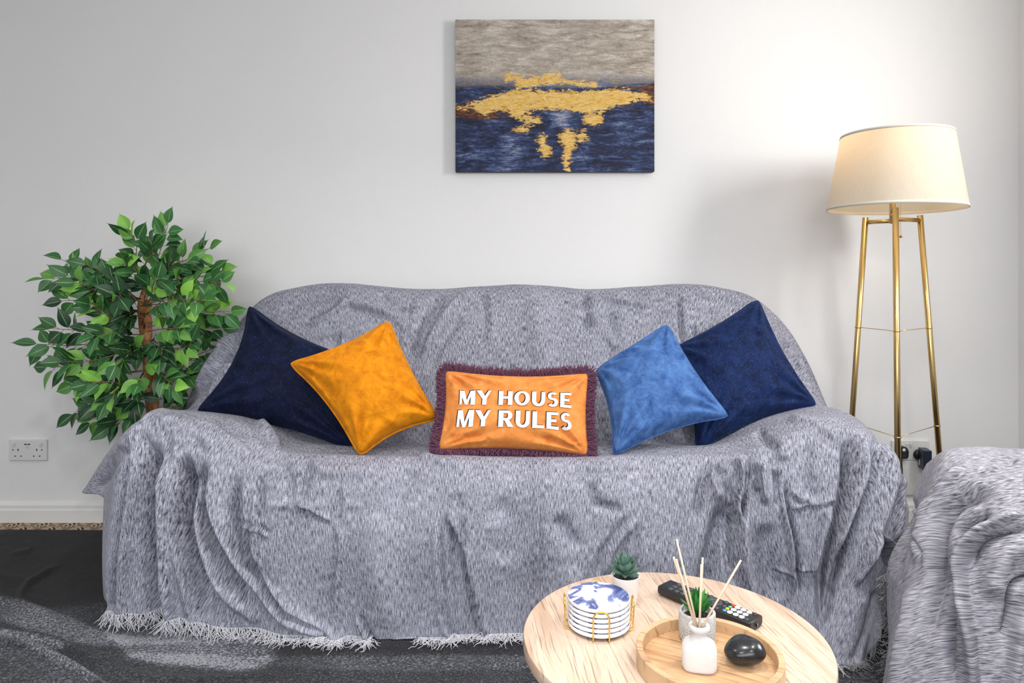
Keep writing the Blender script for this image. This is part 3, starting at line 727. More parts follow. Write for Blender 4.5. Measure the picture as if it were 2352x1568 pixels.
# wrinkles are traced fold by fold
C1 = Pillow((572,700,2.36), (862,838,2.24), (815,1032,2.10), (449,945,2.17), .085, (.19,.06,.14,.20), .5,
    [([(560,960),(600,990),(640,1010)],12,-.008),([(600,1010),(650,990),(700,985)],8,-.010),([(640,1000),(680,975)],8,.008),([(650,1020),(720,1015)],6,.006),([(520,830),(560,850)],6,-.006),([(530,790),(565,805)],6,-.006),([(560,880),(520,900)],6,.004),([(585,715),(640,760),(700,800)],7,.005),([(580,730),(600,760)],7,.006)], seed=1)
C1.build('cushion', M['navy'], 'large dark navy velvet cushion leaning on the left arm behind the mustard cushion')
C2 = Pillow((893,736,2.18), (1006,962,2.07), (828,1046,1.975), (664,834,2.075), .095, (.09,.13,.14,.13), .55,
    [([(720,840),(745,880),(760,920)],14,-.012),([(700,838),(760,828),(820,815)],12,.006),([(780,870),(770,930),(760,965)],12,-.008),([(880,960),(905,975),(890,1000)],10,.007),([(900,760),(925,790)],7,.005),([(850,1020),(830,1035)],6,-.006),([(800,960),(850,965),(880,950)],12,-.005)], seed=2)
C2.build('cushion', M['mustard'], 'mustard yellow velvet cushion with piped edge resting on its corner')
C4 = Pillow((1533,743,2.23), (1677,957,2.04), (1408,1046,2.0), (1368,850,2.18), .085, (.12,.14,.13,.05), .5,
    [([(1545,1000),(1565,985),(1600,975)],8,-.008),([(1410,1020),(1430,1040),(1480,1030)],7,-.008),([(1395,990),(1410,1020)],8,.006),([(1480,800),(1440,880),(1400,930)],22,-.005),([(1550,790),(1570,830)],7,.006),([(1500,830),(1560,900),(1600,940)],24,.005)], seed=3)
C4.build('cushion', M['denim'], 'mid blue velvet cushion between the lettered cushion and the right navy one', .0026)
C5 = Pillow((1741,687,2.38), (1878,930,2.22), (1600,1036,2.12), (1552,800,2.33), .085, (.14,.15,.13,.06), .5,
    [([(1850,900),(1870,925),(1800,950)],8,-.007),([(1760,960),(1840,935)],8,.006),([(1720,720),(1745,760)],10,.006),([(1620,1020),(1680,1005)],8,-.005)], seed=4)
C5.build('cushion', M['navy2'], 'large royal navy velvet cushion leaning on the right arm of the sofa')
# lettered lumbar cushion with fringe
C3 = Pillow((1024,852,2.11), (1350,858,2.11), (1349,1046,2.01), (1008,1033,2.0), .062, (.16,.05,.10,.06), .6,
    [([(1060,890),(1045,870),(1030,860)],8,-.007),([(1035,880),(1060,885)],5,.006),([(1320,870),(1338,866)],6,-.006),([(1325,890),(1340,870)],5,.005),([(1030,1010),(1070,1000),(1120,1005)],7,-.007),([(1110,1022),(1125,1005)],6,-.007),
     ([(1260,1020),(1262,1000)],5,-.006),([(1300,1022),(1340,1018)],4,.006),([(1020,960),(1024,990)],7,-.005),([(1030,945),(1100,930),(1200,933),(1280,933)],3.5,-.0022),([(1210,878),(1212,890)],4,-.004)], n=130, pw=.36, seed=6, rnd=.02)
t3 = C3.build('cushion', M['orange'], 'orange lumbar cushion lettered MY HOUSE MY RULES with plum fringe', None)
def lumbar_fringe():
    mb = MB(); b = C3.border(150); ctr = b.mean(0); n = len(b)
    X = C3.c[1]-C3.c[0]; X /= np.linalg.norm(X); Z = -np.cross(C3.nrm, X); Z /= np.linalg.norm(Z)
    if Z[2] < 0: Z = -Z
    for k in range(4600):
        s = random.random()*n; i = int(s) % n; q = b[i]*(1-(s % 1))+b[(i+1) % n]*(s % 1)
        tg = b[(i+2) % n]-b[i-2]; tg /= np.linalg.norm(tg)
        out = np.cross(tg, C3.nrm); 
        if np.dot(out, q-ctr) < 0: out = -out
        corner = np.dot(q-ctr, q-ctr)
        q = q+C3.nrm*random.uniform(-.008, .010)-out*.006
        L_ = random.uniform(.028, .040); sd = random.gauss(0, .35)
        d = out+tg*sd+C3.nrm*random.gauss(.15, .45)+np.array([0, 0, -.12])
        pts = [q]; cur = q.copy()
        for j in range(4):
            d = d/np.linalg.norm(d); cur = cur+d*L_/4; pts.append(cur.copy()); d = d+tg*random.gauss(0, .35)+C3.nrm*random.gauss(-.08, .3)
        mb.tube(pts, [.0010, .0012, .0012, .0012, .0009], 4, cap=False)
    # core braid the tassels hang from
    br = b+0; mb.tube(br, .006, 6, closed=True)
    o = mb.build('fringe', M['plum'], t3); o['kind'] = 'stuff'; o['label'] = 'plum yarn fringe'
lumbar_fringe()

# block letters drawn in unit boxes (x right 0..w, y up 0..1): list of polygons (quads)
def bar(x0, y0, x1, y1, w, w2=None):
    """stroke quad with horizontal thickness w at start and w2 at end"""
    w2 = w if w2 is None else w2
    return [(x0-w/2, y0), (x0+w/2, y0), (x1+w2/2, y1), (x1-w2/2, y1)]
def rect(x0, y0, x1, y1): return [(x0, y0), (x1, y0), (x1, y1), (x0, y1)]
def arc(cx, cy, rx, ry, a0, a1, tx, ty, n=12):
    """thick elliptical arc, thickness tx at the sides, ty top and bottom"""
    out = []
    for i in range(n):
        A = math.radians(a0+(a1-a0)*i/n); B = math.radians(a0+(a1-a0)*(i+1)/n)
        pts = []
        for (t, o) in ((A, 1), (B, 1), (B, 0), (A, 0)):
            pts.append((cx+math.cos(t)*(rx if o else rx-tx), cy+math.sin(t)*(ry if o else ry-ty)))
        out.append(pts)
    return out
GL = {
 'M': (1.16, [bar(.14, 0, .14, 1, .16, .18), bar(.20, 1, .54, .0, .34, .20), bar(.54, 0, .88, 1, .16, .18), bar(.98, 0, .98, 1, .30, .30)]),
 'Y': (1.0, [bar(.15, 1, .54, .42, .34, .30), bar(.90, 1, .58, .42, .17, .24), rect(.41, 0, .69, .46)]),
 'H': (.96, [rect(.04, 0, .33, 1), rect(.64, 0, .93, 1), rect(.33, .42, .64, .60)]),
 'O': (1.06, arc(.53, .5, .50, .52, 0, 360, .27, .15, 28)),
 'U': (.98, [rect(.05, .35, .33, 1), rect(.68, .35, .92, 1)]+arc(.485, .36, .435, .38, 180, 360, .27, .17, 14)),
 'S': (.80, arc(.40, .73, .34, .29, 35, 270, .22, .15, 14)+arc(.40, .29, .36, .31, -145, 90, .24, .16, 14)),
 'E': (.86, [rect(.05, 0, .34, 1), rect(.34, .83, .80, 1), rect(.34, .42, .68, .58), rect(.34, 0, .84, .18)]),
 'R': (1.0, [rect(.05, 0, .35, 1), rect(.35, .84, .58, 1), rect(.35, .40, .58, .55)]+arc(.56, .70, .34, .30, -90, 90, .27, .15, 12)+[bar(.55, .44, .82, 0, .30, .34)]),
 'L': (.84, [rect(.05, 0, .34, 1), rect(.34, 0, .80, .19)]),
 ' ': (.34, [])}
def text_polys(s, x0, x1, y0, y1):
    tot = sum(GL[c][0]+.06 for c in s)-.06; k = (x1-x0)/tot; x = x0; out = []
    for c in s:
        w, ps = GL[c]
        for p in ps: out.append([(x+q[0]*k, y0+(y1-y0)*q[1]) for q in p])
        x += (w+.06)*k
    return out
def put_text(mb, polys, dx, dy, off):
    for p in polys:
        if len(p) != 4: continue
        n = 9; a, b, c, d = [np.array(q)+np.array([dx, dy]) for q in p]
        uu = np.linspace(0, 1, n)
        G = np.array([[(a*(1-u)+b*u)*(1-v)+(d*(1-u)+c*u)*v for u in uu] for v in uu])
        mb.grid(C3.at(G[..., 0], G[..., 1], off))
lines = text_polys('MY HOUSE', -.79, .77, -.02, -.385)+text_polys('MY RULES', -.80, .775, .515, .115)
mb = MB(); put_text(mb, lines, 0, 0, .0030); tx = mb.build('lettering', M['white_print'], t3); tx['label'] = 'white block letters reading MY HOUSE MY RULES'
mb = MB(); put_text(mb, lines, -.014, -.021, .0016); s_ = mb.build('letter_shadow', M['black_print'], tx); s_['label'] = 'black drop shadow of the letters'

# ------------------------------------------------------------------ canvas painting
def make_painting():
    x0, x1 = (1046-CX)/F*CD, (1503-CX)/F*CD; z1, z0 = CH-(45-HY)/F*CD, CH-(394-HY)/F*CD
    # front face sits 32 mm off the wall: keep its visible size
    d = .030; sc = (CD-d)/CD; x0, x1 = x0*sc, x1*sc; z0, z1 = CH+(z0-CH)*sc, CH+(z1-CH)*sc
    t = thing('canvas_painting', 'unframed abstract seascape canvas in beige, navy and gold above the sofa', 'painting', ((x0+x1)/2, -.002, z0))
    NX, NY = 300, 230
    a = np.linspace(0, 1, NX)[None, :]+np.zeros((NY, 1)); b = np.linspace(0, 1, NY)[:, None]+np.zeros((1, NX))
    g = np.stack([x0+(x1-x0)*a, np.full_like(a, -d), z1+(z0-z1)*b], -1)
    def poly_sd(poly):
        poly = np.array(poly+[poly[0]]); best = np.full(a.shape, 9.); ins = np.zeros(a.shape, bool)
        for p, q in zip(poly[:-1], poly[1:]):
            dx, dy = q-p; tt = np.clip(((a-p[0])*dx+(b-p[1])*dy)/(dx*dx+dy*dy+1e-12), 0, 1)
            best = np.minimum(best, np.hypot(a-p[0]-tt*dx, (b-p[1]-tt*dy)*.8))
            cond = ((p[1] > b) != (q[1] > b)); xi = p[0]+(b-p[1])/(q[1]-p[1]+1e-12)*dx
            ins ^= cond & (a < xi)
        return np.where(ins, best, -best)
    gold = poly_sd([(.0,.60),(.0,.56),(.07,.545),(.14,.52),(.2,.495),(.3,.472),(.42,.475),(.5,.48),(.62,.48),(.75,.468),(.86,.465),(.94,.462),(.99,.50),(.99,.54),(.92,.548),(.85,.56),(.76,.575),(.73,.60),(.68,.615),(.62,.60),(.55,.582),(.46,.582),(.37,.59),(.345,.61),(.33,.655),(.29,.645),(.27,.60),(.2,.60),(.15,.635),(.12,.62),(.08,.595)])
    for pl in ([(.25,.365),(.31,.36),(.315,.375),(.36,.383),(.42,.38),(.46,.36),(.52,.36),(.525,.39),(.60,.405),(.70,.425),(.70,.44),(.62,.43),(.55,.41),(.48,.415),(.41,.43),(.36,.445),(.31,.44),(.30,.40),(.26,.39)],
               [(.65,.64),(.70,.625),(.735,.63),(.73,.675),(.70,.69),(.65,.675)], [(.36,.67),(.42,.64),(.425,.67),(.39,.685)], [(.33,.635),(.38,.62),(.39,.64),(.35,.655)],
               [(.30,.725),(.34,.708),(.37,.715),(.36,.73),(.32,.735)], [(.42,.77),(.452,.77),(.45,.81),(.47,.83),(.475,.88),(.455,.90),(.43,.87),(.425,.82)],
               [(.525,.76),(.56,.74),(.61,.755),(.60,.80),(.60,.85),(.575,.87),(.58,.91),(.555,.93),(.54,.90),(.555,.85),(.54,.81),(.53,.79)], [(.61,.77),(.655,.74),(.66,.78),(.63,.80)], [(.55,.95),(.57,.94),(.565,.985),(.555,.985)]):
        gold = np.maximum(gold, poly_sd(pl))
    goldf = np.clip(.5+gold*13-.22*np.exp(-((a-.02)/.14)**2)*(b < .7)-.22*np.exp(-((a-.95)/.08)**2), 0, 1)
    rust = np.clip(1-np.abs(gold+.005)/.030, 0, 1)*(.25+.35*np.clip(fbm(g, (14, 1, 30), 2, 31)*3+.3, 0, 1))*smoothstep(.44, .48, b)
    def bl(cx, cy, rx, ry, s=1): return s*np.exp(-(((a-cx)/rx)**2+((b-cy)/ry)**2))
    rust = np.clip(rust+bl(.06, .60, .10, .035, 1.1)+bl(.15, .64, .12, .015, .8)+bl(1.0, .48, .05, .07, 1.2)+bl(.85, .45, .13, .012, .7)+bl(.75, .85, .05, .01, .4), 0, 1)
    lite = np.clip(bl(.53, .64, .07, .07, .9)+bl(.28, .80, .06, .08, .55)+bl(.25, .95, .07, .10, .5)+bl(.6, .43, .2, .02, .8)+bl(.35, .41, .2, .03, .5)+bl(.9, .68, .12, .05, .45)+bl(.9, .80, .1, .05, .35)+bl(.1, .88, .09, .05, .35)+bl(.63, .9, .05, .09, .35)-bl(.15, .71, .16, .03, .5)-bl(.95, .69, .07, .012, .8), 0, 1)
    # relief of the paint
    g[..., 1] -= .0016*np.abs(fbm(g, (22, 1, 70), 3, 4))+.0012*goldf
    m, nt, bs = new_mat('painted_canvas')
    at = nt.nodes.new('ShaderNodeAttribute'); at.attribute_name = 'paint'; sp = nt.nodes.new('ShaderNodeSeparateColor'); L(nt, at.outputs['Color'], sp.inputs[0])
    v = coord(nt, 'Object', (1, 1, 1)); vs = coord(nt, 'Object', (9, 1, 40)); vf = coord(nt, 'Object', (40, 1, 130))
    n1 = noise_n(nt, vs, 1.2, 6, .65, .6); n2 = noise_n(nt, vf, 1, 5, .7, .8); n3 = noise_n(nt, v, 7, 3, .5)
    tc = nt.nodes.new('ShaderNodeTexCoord'); sz = nt.nodes.new('ShaderNodeSeparateXYZ'); L(nt, tc.outputs['Object'], sz.inputs[0])
    hh = z1-z0
    b_ = math_n(nt, 'SUBTRACT', 1.0, math_n(nt, 'DIVIDE', sz.outputs[2], hh))      # 0 top .. 1 bottom
    sky = ramp(nt, [(.40, (.15, .14, .14)), (.45, (.33, .28, .23)), (.52, (.44, .38, .32)), (.58, (.55, .49, .42)), (.66, (.72, .67, .61))])
    L(nt, math_n(nt, 'ADD', math_n(nt, 'MULTIPLY', n1, .6), math_n(nt, 'ADD', math_n(nt, 'MULTIPLY', n2, .3), math_n(nt, 'MULTIPLY', n3, .16))), sky.inputs[0])
    sea = ramp(nt, [(.46, (.004, .006, .024)), (.54, (.010, .020, .080)), (.60, (.030, .060, .17)), (.66, (.11, .15, .27)), (.76, (.38, .40, .50))])
    sea_in = math_n(nt, 'ADD', math_n(nt, 'ADD', math_n(nt, 'MULTIPLY', n1, .66), math_n(nt, 'MULTIPLY', n2, .40)), math_n(nt, 'MULTIPLY', sp.outputs[2], .20))
    L(nt, sea_in, sea.inputs[0])
    hz = ramp(nt, [(.36, (0, 0, 0)), (.45, (1, 1, 1))])
    L(nt, math_n(nt, 'ADD', b_, math_n(nt, 'MULTIPLY', math_n(nt, 'SUBTRACT', n1, .5), .25)), hz.inputs[0])
    c = mixc(nt, hz.outputs[0], sky.outputs[0], sea.outputs[0])
    rf = ramp(nt, [(.42, (0, 0, 0)), (.62, (1, 1, 1))]); L(nt, math_n(nt, 'MULTIPLY', sp.outputs[1], math_n(nt, 'ADD', n2, .55)), rf.inputs[0])
    rc = ramp(nt, [(.44, (.025, .008, .008)), (.60, (.22, .07, .025))]); L(nt, n2, rc.inputs[0])
    c = mixc(nt, rf.outputs[0], c, rc.outputs[0])
    gf = ramp(nt, [(.47, (0, 0, 0)), (.53, (1, 1, 1))]); L(nt, math_n(nt, 'ADD', math_n(nt, 'MULTIPLY', sp.outputs[0], .62), math_n(nt, 'MULTIPLY', math_n(nt, 'SUBTRACT', noise_n(nt, coord(nt, 'Object', (28, 1, 75)), 1, 8, .78, .9), .33), 1.35)), gf.inputs[0])
    gc = ramp(nt, [(.30, (.36, .17, .02)), (.42, (.80, .46, .08)), (.6, (.93, .66, .24)), (.75, (.62, .45, .25))]); L(nt, noise_n(nt, vf, .8, 5, .75, 1.2), gc.inputs[0])
    c = mixc(nt, gf.outputs[0], c, gc.outputs[0])
    L(nt, c, bs.inputs['Base Color']); bs.inputs['Roughness'].default_value = .5
    bump(nt, bs, math_n(nt, 'ADD', n2, noise_n(nt, v, 70, 4, .6, 1.5)), .9, .004)
    mb = MB(); mb.grid(g); o = mb.build('painted_surface', m, t)
    ca = o.data.attributes.new('paint', 'FLOAT_COLOR', 'POINT')
    ca.data.foreach_set('color', np.stack([goldf, rust, lite, np.ones_like(a)], -1).ravel())
    mb = MB(); mb.box(((x0+x1)/2, -d/2+.0005, (z0+z1)/2), (x1-x0, d-.001, z1-z0), .002)
    mb.build('canvas_edge', mat('canvas_side', (.03, .035, .06), .7), t)
make_painting()

# ------------------------------------------------------------------ wall sockets
def socket(name, label, px0, px1, py0, py1, usb=True):
    x0, _, z1 = P(px0, py0, CD); x1, _, z0 = P(px1, py1, CD); cx, cz = (x0+x1)/2, (z0+z1)/2; W, H = x1-x0, z1-z0
    t = thing(name, label, 'power socket', (cx, 0, cz))
    mb = MB(); mb.box((cx, -.0055, cz), (W, .011, H), .003, 3); mb.build('faceplate', M['white_plastic'], t, smooth=False)
    yf = -.0115
    for s, sx in ((-1, -.355 if usb else -.12), (1, .355 if usb else -.01)):
        mb = MB(); mb.box((cx+sx*W, yf-.0015, cz+.26*H), (.010 if usb else .009, .006, .016), .001, 2, Matrix.Rotation(.18, 3, 'X'))
        sw = mb.build('rocker_switch', M['white_plastic'], t, smooth=False)
    hx = (-.245, .245) if usb else (-.27, .27)
    for i, sx in enumerate(hx):
        for (dx, dz, w, h) in ((0, .02, .0035, .0075), (-.0115, -.28, .0055, .0035), (.0115, -.28, .0055, .0035)):
            mb = MB(); mb.box((cx+sx*W+dx, yf, cz+dz*H), (w, .0012, h)); mb.build('pin_slot', M['dark_hole'], t, smooth=False)
        if usb:
            mb = MB(); mb.lathe([(.0024, 0), (.0024, .001)], (cx+(sx+(-.135 if i == 0 else .135))*W, yf+.0004, cz+.02*H), 12, Matrix.Rotation(PI/2, 3, 'X')); mb.build('screw', M['dark_hole'], t)
    if usb:
        for dx in (-.0065, .0065):
            mb = MB(); mb.box((cx+dx-.001, yf, cz+.28*H), (.0095, .0012, .004)); mb.build('usb_port', M['dark_hole'], t, smooth=False)
        mb = MB(); mb.box((cx, yf, cz+.165*H), (.013, .0008, .0010)); mb.box((cx, yf, cz+.11*H), (.010, .0008, .0008)); mb.build('printed_text', mat('grey_print', (.30, .30, .30), .6), t, smooth=False)
    return t
socket('wall_socket', 'white double wall socket with two usb ports low on the left', 24, 111, 1008, 1056)
socket('wall_socket', 'white double wall socket with two plugs in behind the lamp legs', 2046, 2131, 1010, 1056, False)
# lower white back box
x0, _, z1 = P(2062, 1056.5, CD); x1, _, z0 = P(2118, 1135, CD)
mb = MB(); mb.box(((x0+x1)/2, -.006, (z0+z1)/2), (x1-x0, .012, z1-z0), .003, 2)
tag(mb.build('junction_box', M['white_plastic'], None, origin=((x0+x1)/2, 0, (z0+z1)/2)), 'plain white box fixed to the wall below the right socket', 'junction box')
# round shouldered plug
def plug():
    D = CD-.030; c = P(2074, 1040, D); yb = -.0115
    t = thing('mains_plug', 'black mains plug with a white round sticker in the right socket', 'plug', (c[0], yb, c[2]))
    pr = [(-.022, -.016), (-.024, .004), (-.020, .016), (-.011, .0235), (0, .026), (.011, .0235), (.020, .016), (.024, .004), (.022, -.016), (.017, -.023), (-.017, -.023)]
    mb = MB(); vs = []; 
    for y, k in ((yb-.001, 1), (yb-.020, 1), (yb-.024, .86)):
        vs += [(c[0]+x*k*.95, y, c[2]+z*k) for x, z in pr]
    n = len(pr); fs = [(r*n+i, r*n+(i+1) % n, (r+1)*n+(i+1) % n, (r+1)*n+i) for r in range(2) for i in range(n)]+[tuple(range(n)), tuple(range(2*n, 3*n))[::-1]]
    mb.add(vs, fs); mb.build('plug_body', M['black_plastic'], t, smooth=False)
    mb = MB(); mb.lathe([(.0068, 0), (.0068, .0006)], (c[0]+.001, yb-.0242, c[2]+.0125), 20, Matrix.Rotation(PI/2, 3, 'X')); mb.build('sticker', M['sticker'], t)
    mb = MB()
    for k in range(3): mb.box((c[0], yb-.0246, c[2]-.003-k*.005), (.016-.003*(k == 0), .0008, .0016))
    mb.build('grip_ridge', mat('plug_ridge', (.05, .055, .07), .5), t, smooth=False)
    mb = MB(); mb.tube([(c[0]-.004, yb-.012, c[2]-.023), (c[0]-.003, yb-.012, c[2]-.035), (c[0]+.001, yb-.012, c[2]-.07), (c[0]-.004, yb-.02, c[2]-.16), (c[0]-.03, yb-.05, .03)], [.004, .0035, .002, .002, .002], 8); mb.build('cord', M['black_plastic'], t)
plug()
def adapter():
    c = P(2126, 1054, CD-.05); x, z = c[0], c[2]; yb = -.0115
    t = thing('power_adapter', 'dark boxy power adapter with a green light in the right socket', 'power adapter', (x, yb, z))
    mb = MB(); mb.box((x-.002, yb-.038, z), (.030, .056, .078), .002, 2, Matrix.Rotation(-.20, 3, 'Z')); mb.build('case', M['navy_plastic'], t, smooth=False)
    mb = MB(); mb.lathe([(.021, 0), (.021, .008), (.016, .013)], (x-.006, yb-.001, z+.008), 28, Matrix.Rotation(PI/2, 3, 'X')); mb.build('plug_base', M['black_plastic'], t)
    q = Vector((x-.002, yb-.038, z)); R = Matrix.Rotation(-.20, 3, 'Z')
    a = q+R @ Vector((.002, -.0284, -.022)); mb = MB(); mb.lathe([(.0016, 0), (.0016, .0008)], tuple(a), 12, Matrix.Rotation(PI/2, 3, 'X')); mb.build('indicator_light', M['led'], t)
    a = q+R @ Vector((-.0153, .014, -.016)); mb = MB(); mb.box(tuple(a), (.0008, .008, .022), 0, 2, R); mb.build('sticker', M['sticker'], t, smooth=False)
    mb = MB(); mb.tube([(x-.002, yb-.035, z-.038), (x-.001, yb-.035, z-.055), (x, yb-.035, z-.075), (x-.02, yb-.05, z-.12), (x-.05, yb-.06, z-.17), (x-.03, yb-.08, .03)], [.0034, .0028, .0015, .0015, .0015, .0015], 8); mb.build('cord', M['black_plastic'], t)
adapter()

# ------------------------------------------------------------------ tripod floor lamp
def floor_lamp():
    D = 2.36; bx, by, _ = P(2058, 1200, D)
    t = thing('floor_lamp', 'brass tripod floor lamp with a lit cream drum shade', 'floor lamp', (bx, by, 0))
    def Q(px, py, D): return np.array(P(px, py, D))
    def leg(name, top, low):
        a = Q(*top); b = Q(*low); d = (b-a)/np.linalg.norm(b-a); s = (a[2]-.003)/-d[2]; e = a+d*s
        mb = MB(); mb.tube([a, e], .0098*1.0, 16); o = mb.build('leg', M['brass'], t); 
        return a, b, d, o
    Lg = [leg('leg', (1988,499,2.44), (1958,945,2.50)), leg('leg', (2057,477,2.30), (2062,1052,2.27)), leg('leg', (2113,494,2.42), (2158,1050,2.46))]
    ctr = Q(2050, 500, 2.37)
    mb = MB(); mb.tube([ctr+np.array([0, 0, -.02]), ctr+np.array([0, 0, .10])], .010, 16)
    for (a, b, d, o) in Lg:
        p = a+d*.018; q = ctr.copy(); q[2] = p[2]; mb.tube([q, p], .0075, 10)
    mb.build('hub', M['brass'], t)
    # thin wire ring braces
    for zpy in (757, 992):
        pts = []
        for (a, b, d, o) in Lg:
            zt = CH-(zpy-HY)/F*2.35; s = (zt-a[2])/d[2]; pts.append(a+d*s)
        mb = MB(); mb.tube([pts[0], pts[1], pts[2]], .0012, 6); mb.build('wire_brace', M['brass'], t)
        for (a, b, d, o), p in zip(Lg, pts):
            mb = MB(); mb.tube([p-d*.002, p+d*.002], .0112, 16); mb.build('collar', M['brass'], o)
    # shade
    sc_ = Q(2057, 480, D); zb = CH-(481-HY)/F*D; zt = CH-(309-HY)/F*D; rb = .2135; rt = .172
    cxyz = (sc_[0], sc_[1], 0); R = Matrix.Rotation(math.radians(.6), 3, 'Y')
    a = np.linspace(0, 2*PI, 97)[:-1]
    def ring(r, z):
        g = []
        for th in a:
            v = R @ Vector((r*math.cos(th), r*math.sin(th), z-(zb+zt)/2)); g.append((cxyz[0]+v.x, cxyz[1]+v.y, (zb+zt)/2+v.z))
        return g
    mb = MB(); mb.grid([ring(rb+(rt-rb)*k, zb+(zt-zb)*k) for k in np.linspace(0, 1, 12)], closed_u=True)
    sh = mb.build('lamp_shade', M['shade'], t)
    for z, r, z2, r2 in ((zb, rb, zb+.010, rb-.0015), (zt-.008, rt+.0015, zt, rt)):
        mb = MB(); mb.grid([ring(r-.0015, z), ring(r+.0012, z), ring(r2+.0012, z2), ring(r2-.0015, z2), ring(r-.0015, z)], closed_u=True); o = mb.build('trim_tape', M['shade_trim'], sh)
    # wire spider, socket, bulb
    c = Vector((cxyz[0], cxyz[1], zt-.03)); mb = MB()
    for k in range(3):
        th = k*2*PI/3+.4; mb.tube([tuple(c), (c.x+rt*math.cos(th), c.y+rt*math.sin(th), zt-.012)], .0015, 6)
    mb.build('wire_frame', M['brass'], t)
    mb = MB(); mb.lathe([(.008, 0), (.016, .02), (.016, .06)], (c.x, c.y, ctr[2]+.09), 16); mb.tube([(c.x, c.y, ctr[2]+.06), (c.x, c.y, ctr[2]+.1)], .008, 10); mb.tube([(c.x,c.y,ctr[2]+.15),(c.x,c.y,zt-.03)], .002, 6); mb.build('bulb_holder', M['brass'], t)
    bz = zt-.085
    mb = MB(); mb.lathe([(.004, -.03), (.016, -.018), (.026, .004), (.022, .024), (.004, .032)], (c.x-.04, c.y, bz), 20)
    mb.build('light_bulb', mat('lit_bulb', (1, .9, .7), .4, 0, Emission_Color=(1, .72, .38, 1), Emission_Strength=12), t)
    # pull chain
    mb = MB(); q = Q(2069, 478, 2.33)
    zz = q[2]+.03
    while zz > CH-(540-HY)/F*2.33:
        mb.lathe([(.0003, -.0014), (.0014, 0), (.0003, .0014)], (q[0], q[1], zz), 6, cap=False); zz -= .0032
    mb.tube([(q[0], q[1], q[2]+.03), (q[0], q[1], zz)], .0005, 4)
    ch = mb.build('pull_chain', M['brass'], t)
    mb = MB(); mb.lathe([(.0005, -.005), (.0045, -.002), (.005, .001), (.0005, .0055)], (q[0], q[1], zz-.004), 12); mb.build('pull_knob', mat('copper_bead', (.45, .22, .12), .3, .8), ch)
    return (c.x-.04, c.y, bz)
bulb = floor_lamp()

# ------------------------------------------------------------------ leaves
def leaf(mb, base, d, up, Ln, W, tone, curl=.25, fold=.25, seg=9, tip=1.0, thick=0):
    d = np.asarray(d, float); d /= np.linalg.norm(d); sd = np.cross(d, up); sd /= np.linalg.norm(sd)+1e-9; nn = np.cross(sd, d)
    g = []; uv = []
    for i in range(seg+1):
        v = i/seg
        if tip == 'round': w = W*math.sin(PI*min(1, v*.93+.07))**.6*(1-.15*v)
        elif tip == 'aloe': w = W*(1-v)**.75*(.8+.9*v)
        else: w = W*1.05*(math.sin(PI*min(1, v/.90)**.88)**.95 if v < .90 else 0)*(1-.12*v)+(.0013*(1-v)/.2 if v > .8 else .0005)
        c = np.asarray(base)+d*Ln*v-nn*Ln*curl*v*v
        row = []; ur = []
        for u in (-1, -.5, 0, .5, 1):
            row.append(c+sd*w*u+nn*fold*w*abs(u)); ur.append((u*.5+.5, v))
        g.append(row); uv.append(ur)
    mb.grid(g, uv, tone=tone)
    if thick:
        g = np.array(g); nr = nn*1.0
        prof = np.array([0, .8, 1, .8, 0])*thick
        env = np.array([math.sin(PI*min(1, i/seg*.9+.1))**.5 for i in range(seg+1)])
        g2 = g-nr*(prof[None, :]*env[:, None])[..., None]
        mb.grid(g2, uv, tone=tone*.8, flip=True)

